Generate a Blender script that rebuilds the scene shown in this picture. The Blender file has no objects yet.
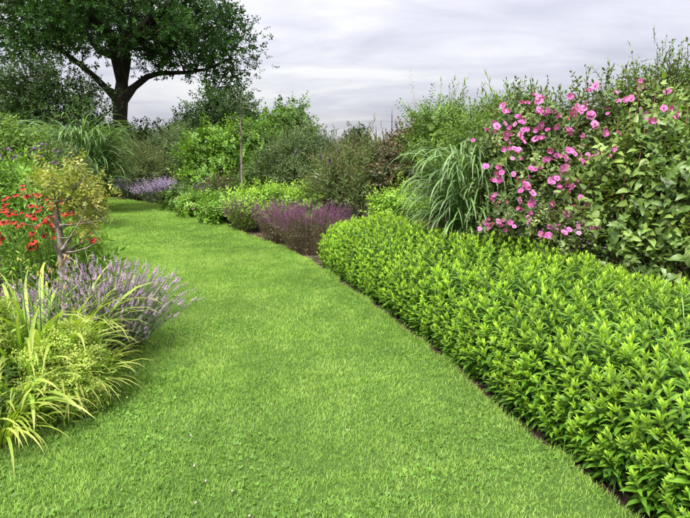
import bpy, math, random
import numpy as np
from mathutils import Matrix, Vector

rng = np.random.default_rng(11)
random.seed(11)
sc = bpy.context.scene
COL = sc.collection

# ------------------------------------------------------------------ camera
CAM_H, TILT, FPX, PW, PH = 1.6, math.radians(12.0), 512.0, 690.0, 518.0
cam_d = bpy.data.cameras.new("camera"); cam = bpy.data.objects.new("camera", cam_d)
COL.objects.link(cam); sc.camera = cam
cam.location = (0, 0, CAM_H); cam.rotation_euler = (math.pi/2 - TILT, 0, 0)
cam_d.sensor_width = 36; cam_d.lens = FPX/PW*36; cam_d.clip_end = 3000; cam_d.clip_start = 0.05

# ------------------------------------------------------------------ world, sun, exposure
SUN_EL, SUN_AZ = math.radians(62), math.radians(215)     # azimuth clockwise from +Y (behind, a little left)
w = bpy.data.worlds.new("World"); sc.world = w; w.use_nodes = True
nt = w.node_tree; N = nt.nodes; Lk = nt.links; N.clear()
out = N.new("ShaderNodeOutputWorld"); bg = N.new("ShaderNodeBackground"); bg.inputs[1].default_value = 0.1
Lk.new(bg.outputs[0], out.inputs[0])
sky = N.new("ShaderNodeTexSky"); sky.sky_type = 'NISHITA'; sky.sun_disc = False
sky.sun_elevation = SUN_EL; sky.sun_rotation = SUN_AZ
tc = N.new("ShaderNodeTexCoord"); sep = N.new("ShaderNodeSeparateXYZ"); Lk.new(tc.outputs['Generated'], sep.inputs[0])
def wm(op, a, b=None, c=None):
    n = N.new("ShaderNodeMath"); n.operation = op
    for i, v in enumerate((a, b, c)):
        if v is None: continue
        if isinstance(v, (int, float)): n.inputs[i].default_value = v
        else: Lk.new(v, n.inputs[i])
    return n.outputs[0]
zc = wm('MAXIMUM', sep.outputs[2], 0.0)
zz = wm('ADD', zc, 0.13)
u_ = wm('DIVIDE', sep.outputs[0], zz); v_ = wm('DIVIDE', sep.outputs[1], zz)
cmb = N.new("ShaderNodeCombineXYZ"); Lk.new(u_, cmb.inputs[0]); Lk.new(v_, cmb.inputs[1])
def wnoise(scale, det, rough, loc, sx, sy, dist=0.0):
    mp = N.new("ShaderNodeMapping"); mp.inputs['Location'].default_value = loc
    mp.inputs['Scale'].default_value = (sx, sy, 1); Lk.new(cmb.outputs[0], mp.inputs[0])
    n = N.new("ShaderNodeTexNoise"); n.inputs['Scale'].default_value = scale
    n.inputs['Detail'].default_value = det; n.inputs['Roughness'].default_value = rough
    n.inputs['Distortion'].default_value = dist
    Lk.new(mp.outputs[0], n.inputs['Vector']); return n.outputs[0]
n1 = wnoise(0.55, 7, 0.58, (3.1, 1.7, 0), 0.75, 1.0, 0.5)
n2 = wnoise(1.9, 6, 0.6, (9.1, 4.2, 0), 0.55, 1.1, 0.8)
nn = wm('ADD', wm('MULTIPLY', n1, 0.62), wm('MULTIPLY', n2, 0.38))
cr = N.new("ShaderNodeValToRGB"); Lk.new(nn, cr.inputs[0])
e = cr.color_ramp.elements
e[0].position = 0.38; e[0].color = (0.64, 0.64, 0.735, 1)
e[1].position = 0.62; e[1].color = (1.02, 1.01, 1.02, 1)
m_ = e.new(0.5); m_.color = (0.80, 0.79, 0.88, 1)
cie = wm('MULTIPLY_ADD', zc, 1.5, 0.47)        # overcast sky: brighter towards the zenith
vm = N.new("ShaderNodeVectorMath"); vm.operation = 'SCALE'
Lk.new(cr.outputs[0], vm.inputs[0]); Lk.new(wm('MULTIPLY', cie, 5.25), vm.inputs['Scale'])
mx = N.new("ShaderNodeMix"); mx.data_type = 'RGBA'; mx.inputs[0].default_value = 0.93
Lk.new(sky.outputs[0], mx.inputs[6]); Lk.new(vm.outputs[0], mx.inputs[7])
Lk.new(mx.outputs[2], bg.inputs[0])

sd = bpy.data.lights.new("sun", 'SUN'); so = bpy.data.objects.new("sun", sd); COL.objects.link(so)
sd.energy = 2.8; sd.angle = math.radians(20); sd.color = (1.0, 0.96, 0.88)
sdir = Vector((math.sin(SUN_AZ)*math.cos(SUN_EL), math.cos(SUN_AZ)*math.cos(SUN_EL), math.sin(SUN_EL)))
so.rotation_euler = (-sdir).to_track_quat('-Z', 'Y').to_euler(); so.location = sdir*60

sc.render.engine = 'CYCLES'
sc.cycles.use_denoising = True
sc.cycles.max_bounces = 8; sc.cycles.diffuse_bounces = 4; sc.cycles.transmission_bounces = 4
sc.cycles.transparent_max_bounces = 4; sc.cycles.caustics_reflective = False; sc.cycles.caustics_refractive = False
vs = sc.view_settings; vs.view_transform = 'Standard'; vs.look = 'None'; vs.gamma = 1.0; vs.use_curve_mapping = False
vs.exposure = 1.42

# ------------------------------------------------------------------ pixels to places
def ray(px, py):
    u = (px-PW/2)/FPX; v = (PH/2-py)/FPX
    return np.array([u, math.cos(TILT)+v*math.sin(TILT), -math.sin(TILT)+v*math.cos(TILT)])
def P(px, py, Y):
    d = ray(px, py); return np.array([0, 0, CAM_H]) + d*(Y/d[1])
def G(px, py, z=0.0):
    d = ray(px, py); return np.array([0, 0, CAM_H]) + d*((z-CAM_H)/d[2])
def unit(a): return a/np.maximum(np.linalg.norm(a, axis=-1, keepdims=True), 1e-9)

# ------------------------------------------------------------------ mesh collecting
class T:      # a template or a mesh: vertices, triangles, (g,b) per vertex, material per face
    def __init__(s, v=None, f=None, c=None, m=None):
        s.v = np.zeros((0, 3)) if v is None else np.asarray(v, float)
        s.f = np.zeros((0, 3), int) if f is None else np.asarray(f, int)
        s.c = np.zeros((len(s.v), 2)) if c is None else np.asarray(c, float)
        s.m = np.zeros(len(s.f), int) if m is None else np.asarray(m, int)
def merge(ts):
    v, f, c, m, o = [], [], [], [], 0
    for t in ts:
        v.append(t.v); f.append(t.f+o); c.append(t.c); m.append(t.m); o += len(t.v)
    return T(np.concatenate(v), np.concatenate(f), np.concatenate(c), np.concatenate(m))
def moved(t, R=None, loc=(0, 0, 0), s=1.0):
    v = t.v*s
    if R is not None: v = v @ np.asarray(R).T
    return T(v+np.asarray(loc), t.f, t.c, t.m)
def mat_id(t, i): t.m[:] = i; return t

class Buf:
    def __init__(s): s.v=[]; s.f=[]; s.c=[]; s.m=[]; s.o=0
    def add(s, t, R, L, S=None, rnd=None):
        n = len(L)
        if n == 0: return
        if S is None: S = np.ones(n)
        if rnd is None: rnd = rng.random(n)
        k = len(t.v)
        V = np.einsum('nij,kj->nki', R*np.asarray(S)[:, None, None], t.v)+L[:, None, :]
        C = np.empty((n, k, 3)); C[:, :, 0] = np.asarray(rnd)[:, None]; C[:, :, 1:] = t.c[None]
        F = t.f[None]+(s.o+np.arange(n)*k)[:, None, None]
        s.v.append(V.reshape(-1, 3)); s.c.append(C.reshape(-1, 3)); s.f.append(F.reshape(-1, 3))
        s.m.append(np.tile(t.m, n)); s.o += n*k
    def one(s, t, rnd=0.5):
        s.add(t, np.eye(3)[None], np.zeros((1, 3)), None, np.array([rnd]))
    def raw(s, v, f, c=None, m=0):
        v = np.asarray(v, float); f = np.asarray(f, int)
        s.v.append(v); s.f.append(f+s.o); s.c.append(np.zeros((len(v), 3)) if c is None else np.asarray(c, float))
        s.m.append(np.full(len(f), m, int)); s.o += len(v)
TRIS = 0
def to_mesh(name, v, f, c, m, mats, smooth=True):
    global TRIS
    TRIS += len(f)
    me = bpy.data.meshes.new(name)
    v = np.ascontiguousarray(v, np.float32); f = np.ascontiguousarray(f, np.int32)
    me.vertices.add(len(v)); me.vertices.foreach_set("co", v.ravel())
    me.loops.add(f.size); me.loops.foreach_set("vertex_index", f.ravel())
    me.polygons.add(len(f)); me.polygons.foreach_set("loop_start", np.arange(0, f.size, 3, dtype=np.int32))
    me.polygons.foreach_set("material_index", np.ascontiguousarray(m, np.int32))
    me.polygons.foreach_set("use_smooth", np.full(len(f), smooth))
    a = me.color_attributes.new("col", 'FLOAT_COLOR', 'POINT')
    cc = np.ones((len(v), 4), np.float32); cc[:, :3] = c
    a.data.foreach_set("color", cc.ravel())
    for mm in mats: me.materials.append(mm)
    me.update(calc_edges=True)
    return me
def link(name, me, parent=None, kind=None):
    o = bpy.data.objects.new(name, me); COL.objects.link(o)
    if parent is not None: o.parent = parent
    if kind: o["kind"] = kind
    return o
def build(name, buf, mats, parent=None, kind=None, base=None, smooth=True):
    v = np.concatenate(buf.v)
    if base is not None: v = v-np.asarray(base)[None]
    return link(name, to_mesh(name, v, np.concatenate(buf.f), np.concatenate(buf.c), np.concatenate(buf.m), mats, smooth), parent, kind)
def tmesh(name, t, mats, rnd=0.5, smooth=True):
    c = np.empty((len(t.v), 3)); c[:, 0] = rnd; c[:, 1:] = t.c
    return to_mesh(name, t.v, t.f, c, t.m, mats, smooth)
def thing(name, label, cat, base, group=None):
    o = bpy.data.objects.new(name, None); COL.objects.link(o); o.location = tuple(base); o.empty_display_size = 0.1
    o["label"] = label; o["category"] = cat
    if group: o["group"] = group
    return o
def tag(o, label, cat, group=None):
    o["label"] = label; o["category"] = cat
    if group: o["group"] = group
    return o
def place(name, me, parent, base, loc, R, s=1.0):
    o = bpy.data.objects.new(name, me); COL.objects.link(o)
    if parent is not None: o.parent = parent
    M = Matrix([list(R[0])+[0], list(R[1])+[0], list(R[2])+[0], [0, 0, 0, 1]]) @ Matrix.Scale(s, 4)
    M.translation = Vector(np.asarray(loc)-np.asarray(base)); o.matrix_basis = M
    return o

# ------------------------------------------------------------------ directions, ribbons, tubes
def frames(d, roll=None):     # z axis along d
    d = unit(np.asarray(d, float)); n = len(d)
    if roll is None: roll = rng.random(n)*2*math.pi
    h = np.where(np.abs(d[:, 2:3]) > 0.95, np.array([[1.0, 0, 0]]), np.array([[0, 0, 1.0]]))
    x = unit(np.cross(h, d)); y = np.cross(d, x)
    c, s_ = np.cos(roll)[:, None], np.sin(roll)[:, None]
    X = x*c+y*s_; Y = -x*s_+y*c
    return np.stack([X, Y, d], axis=2)
def rotz(a):
    c, s_ = math.cos(a), math.sin(a); return np.array([[c, -s_, 0], [s_, c, 0], [0, 0, 1]])
def rdir(n, zmin=-1.0):
    z = rng.uniform(zmin, 1, n); a = rng.random(n)*2*math.pi; r = np.sqrt(1-z*z)
    return np.stack([r*np.cos(a), r*np.sin(a), z], 1)
PROF = {'leaf': lambda t: np.sin(np.pi*np.clip(t, 0, 1)**0.8)**0.9, 'blade': lambda t: np.clip((1-t)*3.0, 0, 1)**0.8*(0.55+0.45*np.clip(t*4, 0, 1)),
        'heart': lambda t: np.clip((1-t)**0.75*1.25*np.clip(0.62+t*1.6, 0, 1), 0, 1), 'ovate': lambda t: np.sin(np.pi*np.clip(t, 0, 1)**0.62),
        'petal': lambda t: np.clip(0.25+1.6*t, 0, 1)*np.clip((1-t)*4, 0.25, 1)}
def ribbon(L, W, n, e0, e1, az=0.0, prof='leaf', fold=0.2, g=(0, 1), pos=(0, 0, 0), wav=0.0, twist=0.0, pw=1.0):
    """strip of n segments leaving along azimuth az at elevation e0 and ending at e1; g runs along it, b across (0 edge, 1 rib)"""
    t = np.linspace(0, 1, n+1); el = e0+(e1-e0)*t**pw
    st = L/n; em = (el[:-1]+el[1:])/2
    r = np.concatenate([[0], np.cumsum(np.cos(em)*st)]); z = np.concatenate([[0], np.cumsum(np.sin(em)*st)])
    wd = PROF[prof](t)*W*0.5
    V, Cc, F = [], [], []
    for i in range(n+1):
        cx = np.array([r[i], 0, z[i]]); nrm = np.array([-math.sin(el[i]), 0, math.cos(el[i])])
        a = twist*t[i]; sd_ = np.array([0, 1, 0])*math.cos(a)+nrm*math.sin(a)
        V += [cx-sd_*wd[i]+nrm*wd[i]*(fold+wav*math.sin(i*2.2)), cx, cx+sd_*wd[i]+nrm*wd[i]*(fold-wav*math.sin(i*2.2))]
        gg = g[0]+(g[1]-g[0])*t[i]; Cc += [[gg, 0], [gg, 1], [gg, 0]]
    for i in range(n):
        a = 3*i
        first, last = wd[i] < 1e-6, wd[i+1] < 1e-6
        if first: F += [[a+1, a+4, a+3], [a+1, a+5, a+4]]
        elif last: F += [[a, a+1, a+4], [a+1, a+2, a+4]]
        else: F += [[a, a+1, a+4], [a, a+4, a+3], [a+1, a+2, a+5], [a+1, a+5, a+4]]
    V = np.array(V) @ rotz(az).T+np.asarray(pos)
    F = np.array(F); Cc = np.array(Cc)
    used = np.unique(F); mp = -np.ones(len(V), int); mp[used] = np.arange(len(used))
    return T(V[used], mp[F], Cc[used])
def diamond(L, W, e, az, pos=(0, 0, 0), g=0.5):
    d = np.array([math.cos(e), 0, math.sin(e)]); n = np.array([-math.sin(e), 0, math.cos(e)])
    V = np.array([[0, 0, 0], d*L*0.48+[0, -W/2, 0]+n*W*0.15, d*L*0.48+[0, W/2, 0]+n*W*0.15, d*L])
    return T(V @ rotz(az).T+np.asarray(pos), [[0, 1, 3], [0, 3, 2]], [[g, .6], [g, 0], [g, 0], [g, .4]])
def tube(pts, rad, n=5, g=0.5, cap=True):
    pts = np.asarray(pts, float); rad = np.broadcast_to(np.asarray(rad, float), (len(pts),))
    d = np.gradient(pts, axis=0) if len(pts) > 2 else np.repeat((pts[-1]-pts[0])[None], len(pts), 0)
    d = unit(d); h = np.array([0, 0, 1.0]) if abs(d[0][2]) < 0.9 else np.array([1.0, 0, 0])
    V, F = [], []
    for i in range(len(pts)):
        x = unit(np.cross(h, d[i])); y = np.cross(d[i], x)
        for k in range(n):
            a = 2*math.pi*k/n; V.append(pts[i]+rad[i]*(x*math.cos(a)+y*math.sin(a)))
    for i in range(len(pts)-1):
        for k in range(n):
            a, b = i*n+k, i*n+(k+1) % n; F += [[a, b, b+n], [a, b+n, a+n]]
    if cap:
        V.append(pts[-1]+d[-1]*rad[-1]*0.3); q = len(V)-1; o = (len(pts)-1)*n
        F += [[o+k, o+(k+1) % n, q] for k in range(n)]
    return T(V, F, np.full((len(V), 2), g))
def blob(r, h, n=5, g=0.5, rings=3):
    V, F = [[0, 0, -h/2]], []
    for i in range(1, rings+1):
        p = math.pi*i/(rings+1)
        for k in range(n):
            a = 2*math.pi*(k+0.5*(i % 2))/n; V.append([r*math.sin(p)*math.cos(a), r*math.sin(p)*math.sin(a), -h/2*math.cos(p)])
    V.append([0, 0, h/2]); q = len(V)-1
    for k in range(n):
        F.append([0, 1+(k+1) % n, 1+k]); F.append([q, q-n+k, q-n+(k+1) % n])
    for i in range(rings-1):
        for k in range(n):
            a, b = 1+i*n+k, 1+i*n+(k+1) % n; F += [[a, b, b+n], [a, b+n, a+n]]
    return T(V, F, np.full((len(V), 2), g))

# ------------------------------------------------------------------ materials
def new_mat(name):
    m = bpy.data.materials.new(name); m.use_nodes = True; m.node_tree.nodes.clear(); return m, m.node_tree.nodes, m.node_tree.links
def ramp_node(Nn, cols):
    r = Nn.new("ShaderNodeValToRGB"); el = r.color_ramp.elements
    while len(el) < len(cols): el.new(0.5)
    for i, c in enumerate(cols):
        el[i].position = i/(len(cols)-1); el[i].color = (*c, 1)
    return r
def leaf_mat(name, cols, tip=None, tip_pow=2.0, transl=0.32, rough=0.5, rib=None, rib_lo=0.75, spec=0.35, nscale=2.5, namp=0.35, tcol=1.0):
    m, Nn, Ll = new_mat(name)
    o = Nn.new("ShaderNodeOutputMaterial"); at = Nn.new("ShaderNodeAttribute"); at.attribute_name = "col"
    sp = Nn.new("ShaderNodeSeparateColor"); Ll.new(at.outputs['Color'], sp.inputs[0])
    r = ramp_node(Nn, cols); Ll.new(sp.outputs[0], r.inputs[0]); c = r.outputs[0]
    if tip is not None:
        pw = Nn.new("ShaderNodeMath"); pw.operation = 'POWER'; Ll.new(sp.outputs[1], pw.inputs[0]); pw.inputs[1].default_value = tip_pow
        x = Nn.new("ShaderNodeMix"); x.data_type = 'RGBA'; Ll.new(pw.outputs[0], x.inputs[0]); Ll.new(c, x.inputs[6]); x.inputs[7].default_value = (*tip, 1); c = x.outputs[2]
    if rib is not None:
        mr = Nn.new("ShaderNodeMapRange"); mr.inputs[1].default_value = rib_lo; mr.inputs[2].default_value = 1.0; Ll.new(sp.outputs[2], mr.inputs[0])
        x = Nn.new("ShaderNodeMix"); x.data_type = 'RGBA'; Ll.new(mr.outputs[0], x.inputs[0]); Ll.new(c, x.inputs[6]); x.inputs[7].default_value = (*rib, 1); c = x.outputs[2]
    geo = Nn.new("ShaderNodeNewGeometry")
    no = Nn.new("ShaderNodeTexNoise"); no.inputs['Scale'].default_value = nscale; no.inputs['Detail'].default_value = 3; Ll.new(geo.outputs['Position'], no.inputs['Vector'])
    mr = Nn.new("ShaderNodeMapRange"); mr.inputs[1].default_value = 0.3; mr.inputs[2].default_value = 0.7
    mr.inputs[3].default_value = 1-namp; mr.inputs[4].default_value = 1+namp; Ll.new(no.outputs[0], mr.inputs[0])
    sc_ = Nn.new("ShaderNodeVectorMath"); sc_.operation = 'SCALE'; Ll.new(c, sc_.inputs[0]); Ll.new(mr.outputs[0], sc_.inputs['Scale']); c = sc_.outputs[0]
    p = Nn.new("ShaderNodeBsdfPrincipled"); Ll.new(c, p.inputs['Base Color']); p.inputs['Roughness'].default_value = rough; p.inputs['Specular IOR Level'].default_value = spec
    if transl > 0:
        t = Nn.new("ShaderNodeBsdfTranslucent")
        tm = Nn.new("ShaderNodeMix"); tm.data_type = 'RGBA'; tm.blend_type = 'MULTIPLY'; tm.inputs[0].default_value = 1.0
        Ll.new(c, tm.inputs[6]); tm.inputs[7].default_value = (1.15*tcol, 1.1*tcol, 0.5*tcol, 1); Ll.new(tm.outputs[2], t.inputs[0])
        ms = Nn.new("ShaderNodeMixShader"); ms.inputs[0].default_value = transl
        Ll.new(p.outputs[0], ms.inputs[1]); Ll.new(t.outputs[0], ms.inputs[2]); Ll.new(ms.outputs[0], o.inputs[0])
    else: Ll.new(p.outputs[0], o.inputs[0])
    return m
def surf_mat(name, cols, scale=6.0, detail=8, rough=0.9, bump=0.4, bscale=40, pos=True, stretch=None, lo=0.3, hi=0.7):
    m, Nn, Ll = new_mat(name)
    o = Nn.new("ShaderNodeOutputMaterial"); p = Nn.new("ShaderNodeBsdfPrincipled"); Ll.new(p.outputs[0], o.inputs[0])
    geo = Nn.new("ShaderNodeNewGeometry"); vec = geo.outputs['Position']
    if stretch:
        mp = Nn.new("ShaderNodeMapping"); mp.inputs['Scale'].default_value = stretch; Ll.new(vec, mp.inputs[0]); vec = mp.outputs[0]
    a = Nn.new("ShaderNodeTexNoise"); a.inputs['Scale'].default_value = scale; a.inputs['Detail'].default_value = detail; a.inputs['Roughness'].default_value = 0.65; Ll.new(vec, a.inputs['Vector'])
    mr = Nn.new("ShaderNodeMapRange"); mr.inputs[1].default_value = lo; mr.inputs[2].default_value = hi; Ll.new(a.outputs[0], mr.inputs[0])
    r = ramp_node(Nn, cols); Ll.new(mr.outputs[0], r.inputs[0]); Ll.new(r.outputs[0], p.inputs['Base Color'])
    p.inputs['Roughness'].default_value = rough; p.inputs['Specular IOR Level'].default_value = 0.2
    b = Nn.new("ShaderNodeTexNoise"); b.inputs['Scale'].default_value = bscale; b.inputs['Detail'].default_value = 6; Ll.new(vec, b.inputs['Vector'])
    bu = Nn.new("ShaderNodeBump"); bu.inputs['Strength'].default_value = bump; bu.inputs['Distance'].default_value = 0.02; Ll.new(b.outputs[0], bu.inputs['Height']); Ll.new(bu.outputs[0], p.inputs['Normal'])
    return m
M = {}
M['field'] = surf_mat('field grass', [(.05, .085, .02), (.08, .13, .03)], 0.6)
M['soil'] = surf_mat('soil', [(.016, .011, .007), (.042, .029, .018), (.080, .058, .038)], 14, bump=0.9, bscale=55)
M['thatch'] = surf_mat('lawn thatch', [(.030, .065, .011), (.075, .14, .024)], 30, bump=0.8)
M['bark'] = surf_mat('oak bark', [(.022, .018, .014), (.055, .045, .036)], 5, bump=1.0, bscale=14, stretch=(3, 3, 0.6))
M['twig'] = surf_mat('shrub twig', [(.05, .036, .022), (.11, .08, .05)], 9, bump=0.3)
M['greybark'] = surf_mat('grey flaking bark', [(.11, .09, .07), (.24, .205, .16), (.40, .36, .31)], 26, bump=0.8, bscale=60, stretch=(1, 1, 0.5))
M['cane'] = surf_mat('bamboo cane', [(.14, .12, .075), (.24, .205, .14)], 12, bump=0.1)
M['greenstem'] = surf_mat('green stem', [(.05, .10, .02), (.10, .17, .04)], 9, bump=0.1)
M['drystem'] = surf_mat('dry stalk', [(.25, .18, .10), (.42, .33, .21)], 12, bump=0.1)
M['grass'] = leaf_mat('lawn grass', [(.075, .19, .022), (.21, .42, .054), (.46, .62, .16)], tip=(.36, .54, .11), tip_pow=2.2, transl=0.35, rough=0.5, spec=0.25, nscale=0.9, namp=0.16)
M['clover'] = leaf_mat('clover', [(.075, .18, .02), (.15, .31, .035)], transl=0.3, rib=(.19, .35, .06), rib_lo=.9)
M['oak'] = leaf_mat('oak leaf', [(0.021, 0.054, 0.014), (0.038, 0.098, 0.019), (0.068, 0.156, 0.026)], transl=0.22, rough=0.6, spec=.18, nscale=0.5)
M['dark'] = leaf_mat('dark leaf', [(0.018, 0.041, 0.012), (0.040, 0.082, 0.018), (0.067, 0.125, 0.026)], transl=0.22, rough=0.6, spec=.18, nscale=0.6)
M['mid'] = leaf_mat('mid green leaf', [(0.053, 0.108, 0.018), (0.101, 0.200, 0.029), (0.176, 0.300, 0.042)], transl=0.28, nscale=1.2)
M['hazel'] = leaf_mat('hazel leaf', [(0.052, 0.125, 0.013), (0.127, 0.265, 0.023), (0.255, 0.437, 0.041)], transl=0.32, nscale=1.2)
M['grey'] = leaf_mat('grey green leaf', [(0.059, 0.111, 0.034), (0.116, 0.186, 0.059), (0.194, 0.275, 0.092)], transl=0.25, nscale=1.0)
M['olive'] = leaf_mat('olive leaf', [(0.066, 0.119, 0.028), (0.125, 0.216, 0.050), (0.206, 0.316, 0.088)], tip=(.17, .15, .07), transl=0.26, nscale=1.5)
M['rust'] = leaf_mat('rusty leaf', [(0.044, 0.083, 0.029), (0.094, 0.128, 0.049), (0.177, 0.179, 0.072)], tip=(.14, .085, .05), transl=0.25, nscale=3)
M['fresh'] = leaf_mat('fresh leaf', [(0.068, 0.133, 0.022), (0.138, 0.253, 0.035), (0.235, 0.372, 0.055)], transl=0.3, nscale=1.4)
M['lime'] = leaf_mat('lime leaf', [(.10, .23, .018), (.18, .38, .03), (.28, .48, .05)], tip=(.36, .56, .07), transl=0.35, nscale=2.0, namp=.2)
M['phlox'] = leaf_mat('hedge leaf', [(.032, .105, .010), (.066, .18, .014), (.115, .26, .020)], tip=(.45, .68, .065), tip_pow=1.45, transl=0.32, rough=0.45, nscale=3, namp=.18, rib=(.17, .38, .05), rib_lo=.985)
M['hib'] = leaf_mat('hibiscus leaf', [(0.045, 0.093, 0.022), (0.112, 0.177, 0.043), (0.263, 0.319, 0.096)], transl=0.22, nscale=2.5, rough=.45)
M['big'] = leaf_mat('broad leaf', [(0.083, 0.156, 0.032), (0.151, 0.249, 0.047), (0.271, 0.366, 0.077)], transl=0.28, rough=0.42, rib=(.24, .36, .16), rib_lo=.9, spec=.45)
M['misc'] = leaf_mat('silver grass blade', [(0.046, 0.115, 0.023), (0.078, 0.175, 0.037), (0.129, 0.248, 0.056)], transl=0.25, rough=.4, rib=(.40, .50, .30), rib_lo=.74, tip=(.13, .23, .06), tip_pow=3)
M['arch'] = leaf_mat('pale grass blade', [(.10, .20, .055), (.17, .29, .08), (.30, .40, .16)], transl=0.3, rough=.4, rib=(.42, .50, .28), rib_lo=.6)
M['day'] = leaf_mat('strap leaf', [(.12, .27, .025), (.20, .38, .035), (.32, .48, .06)], transl=0.33, rough=.45, tip=(.50, .48, .13), tip_pow=4, rib=(.36, .50, .10), rib_lo=.75, nscale=4, namp=.2)
M['yel'] = leaf_mat('yellow edged blade', [(.22, .36, .03), (.32, .46, .05), (.46, .54, .10)], transl=0.33, rough=.45, tip=(.55, .45, .16), tip_pow=4, rib=(.16, .32, .035), rib_lo=.6, nscale=4, namp=.2)
M['froth'] = leaf_mat('yellow green froth', [(.24, .40, .05), (.40, .52, .09), (.58, .62, .20)], transl=0.3, nscale=5)
M['gold'] = leaf_mat('golden leaf', [(0.133, 0.220, 0.030), (0.304, 0.360, 0.055), (0.475, 0.420, 0.120)], transl=0.34, nscale=6, namp=.3)
M['helen'] = leaf_mat('helenium leaf', [(0.082, 0.189, 0.018), (0.157, 0.316, 0.030), (0.269, 0.442, 0.046)], transl=0.3, nscale=3)
M['lavleaf'] = leaf_mat('lavender leaf', [(.09, .15, .06), (.16, .23, .10), (.26, .31, .18)], transl=0.2, nscale=5)
M['lavfl'] = leaf_mat('lavender flower', [(0.389, 0.238, 0.441), (0.562, 0.389, 0.588), (0.713, 0.562, 0.714)], transl=0.25, nscale=8, tcol=1.0)
M['salfl'] = leaf_mat('purple spike flower', [(.13, .05, .085), (.20, .07, .15), (.28, .11, .23)], transl=0.2, nscale=5, tip=(.24, .08, .20))
M['salstem'] = leaf_mat('purple brown stem', [(.10, .11, .045), (.15, .12, .07), (.20, .13, .09)], transl=0.1, nscale=5)
M['catm'] = leaf_mat('catmint flower', [(.24, .20, .30), (.36, .29, .42), (.50, .42, .54)], transl=0.2, nscale=3)
M['verb'] = leaf_mat('verbena flower', [(.20, .09, .30), (.32, .15, .42), (.42, .24, .50)], transl=0.2, nscale=3)
M['budd'] = leaf_mat('buddleja flower', [(.020, .010, .05), (.05, .02, .10), (.09, .04, .15)], transl=0.1, nscale=3)
M['pink'] = leaf_mat('pink petal', [(.56, .10, .38), (.66, .17, .49), (.74, .29, .59)], transl=0.3, rough=.6, nscale=12, namp=.12, rib=(.52, .11, .38), rib_lo=.8)
M['pinkeye'] = leaf_mat('dark pink eye', [(.22, .01, .07), (.30, .02, .10)], transl=0)
M['stamen'] = leaf_mat('cream stamen', [(.7, .62, .38), (.8, .72, .48)], transl=0)
M['red'] = leaf_mat('red petal', [(0.342, 0.009, 0.007), (0.456, 0.016, 0.009), (0.570, 0.068, 0.013)], transl=0.25, rough=.6, nscale=14, namp=.2, tip=(.48, .03, .010))
M['cone'] = leaf_mat('brown cone', [(.05, .018, .010), (.12, .055, .02)], transl=0)
M['cream'] = leaf_mat('cream flower', [(.48, .42, .22), (.62, .56, .34), (.70, .60, .42)], transl=0.25)
M['bud'] = leaf_mat('bud', [(.30, .42, .06), (.48, .50, .10), (.58, .42, .10)], transl=0.2)
M['blush'] = leaf_mat('blush seed head', [(.22, .22, .09), (.34, .26, .15), (.42, .30, .22)], transl=0.2)
M['white'] = leaf_mat('white clover flower', [(.50, .38, .38), (.62, .54, .50)], transl=0.1)
M['silver'] = leaf_mat('silver leaf', [(.30, .36, .25), (.42, .48, .36), (.52, .57, .46)], transl=0.2)
M['dead'] = leaf_mat('withered leaf', [(.03, .022, .016), (.16, .11, .06), (.40, .33, .22)], transl=0.1)

# ------------------------------------------------------------------ ground: field, soil, lawn
def spline(pts, n):
    pts = np.asarray(pts, float); d = np.concatenate([[0], np.cumsum(np.linalg.norm(np.diff(pts, axis=0), axis=1))])
    q = np.concatenate([[2*pts[0]-pts[1]], pts, [2*pts[-1]-pts[-2]]])
    outp = []
    for s_ in np.linspace(0, d[-1]-1e-6, n):
        i = np.searchsorted(d, s_, 'right')-1; t = (s_-d[i])/(d[i+1]-d[i])
        a, b, c, e_ = q[i], q[i+1], q[i+2], q[i+3]
        outp.append(0.5*((2*b)+(-a+c)*t+(2*a-5*b+4*c-e_)*t*t+(-a+3*b-3*c+e_)*t**3))
    return np.array(outp)
RIGHT = [(2.35, -3.0), (2.0, -0.5), (1.62, 1.2)]+[tuple(G(*p)[:2]) for p in ((622, 512), (572, 470), (520, 432), (470, 388), (405, 333), (345, 288), (312, 264), (280, 248), (250, 237), (215, 223), (175, 211), (140, 202))]+[(-8.6, 17.6), (-12, 18.0), (-17, 17.2)]
LEFT = [(-1.75, -3.0), (-1.9, -0.5), (-1.95, 1.2)]+[tuple(G(*p)[:2]) for p in ((-18, 474), (42, 418), (92, 394), (112, 372))]+[(-2.45, 5.0), (-3.3, 6.5), (-4.25, 8.2), (-5.35, 10.4), (-6.1, 12.5), (-8.2, 14.2), (-12, 15.0), (-17, 14.4)]
NS, NT = 260, 26
rc = spline(RIGHT, NS); lc = spline(LEFT, NS)
rc = rc+rng.normal(0, .012, rc.shape)+np.sin(np.arange(NS)*.9)[:, None]*.008

bt = Buf(); bt.raw([(-900, -300, -.06), (900, -300, -.06), (900, 1500, -.06), (-900, 1500, -.06)], [[0, 1, 2], [0, 2, 3]])
o = build('terrain', bt, [M['field']], kind='structure')

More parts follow.
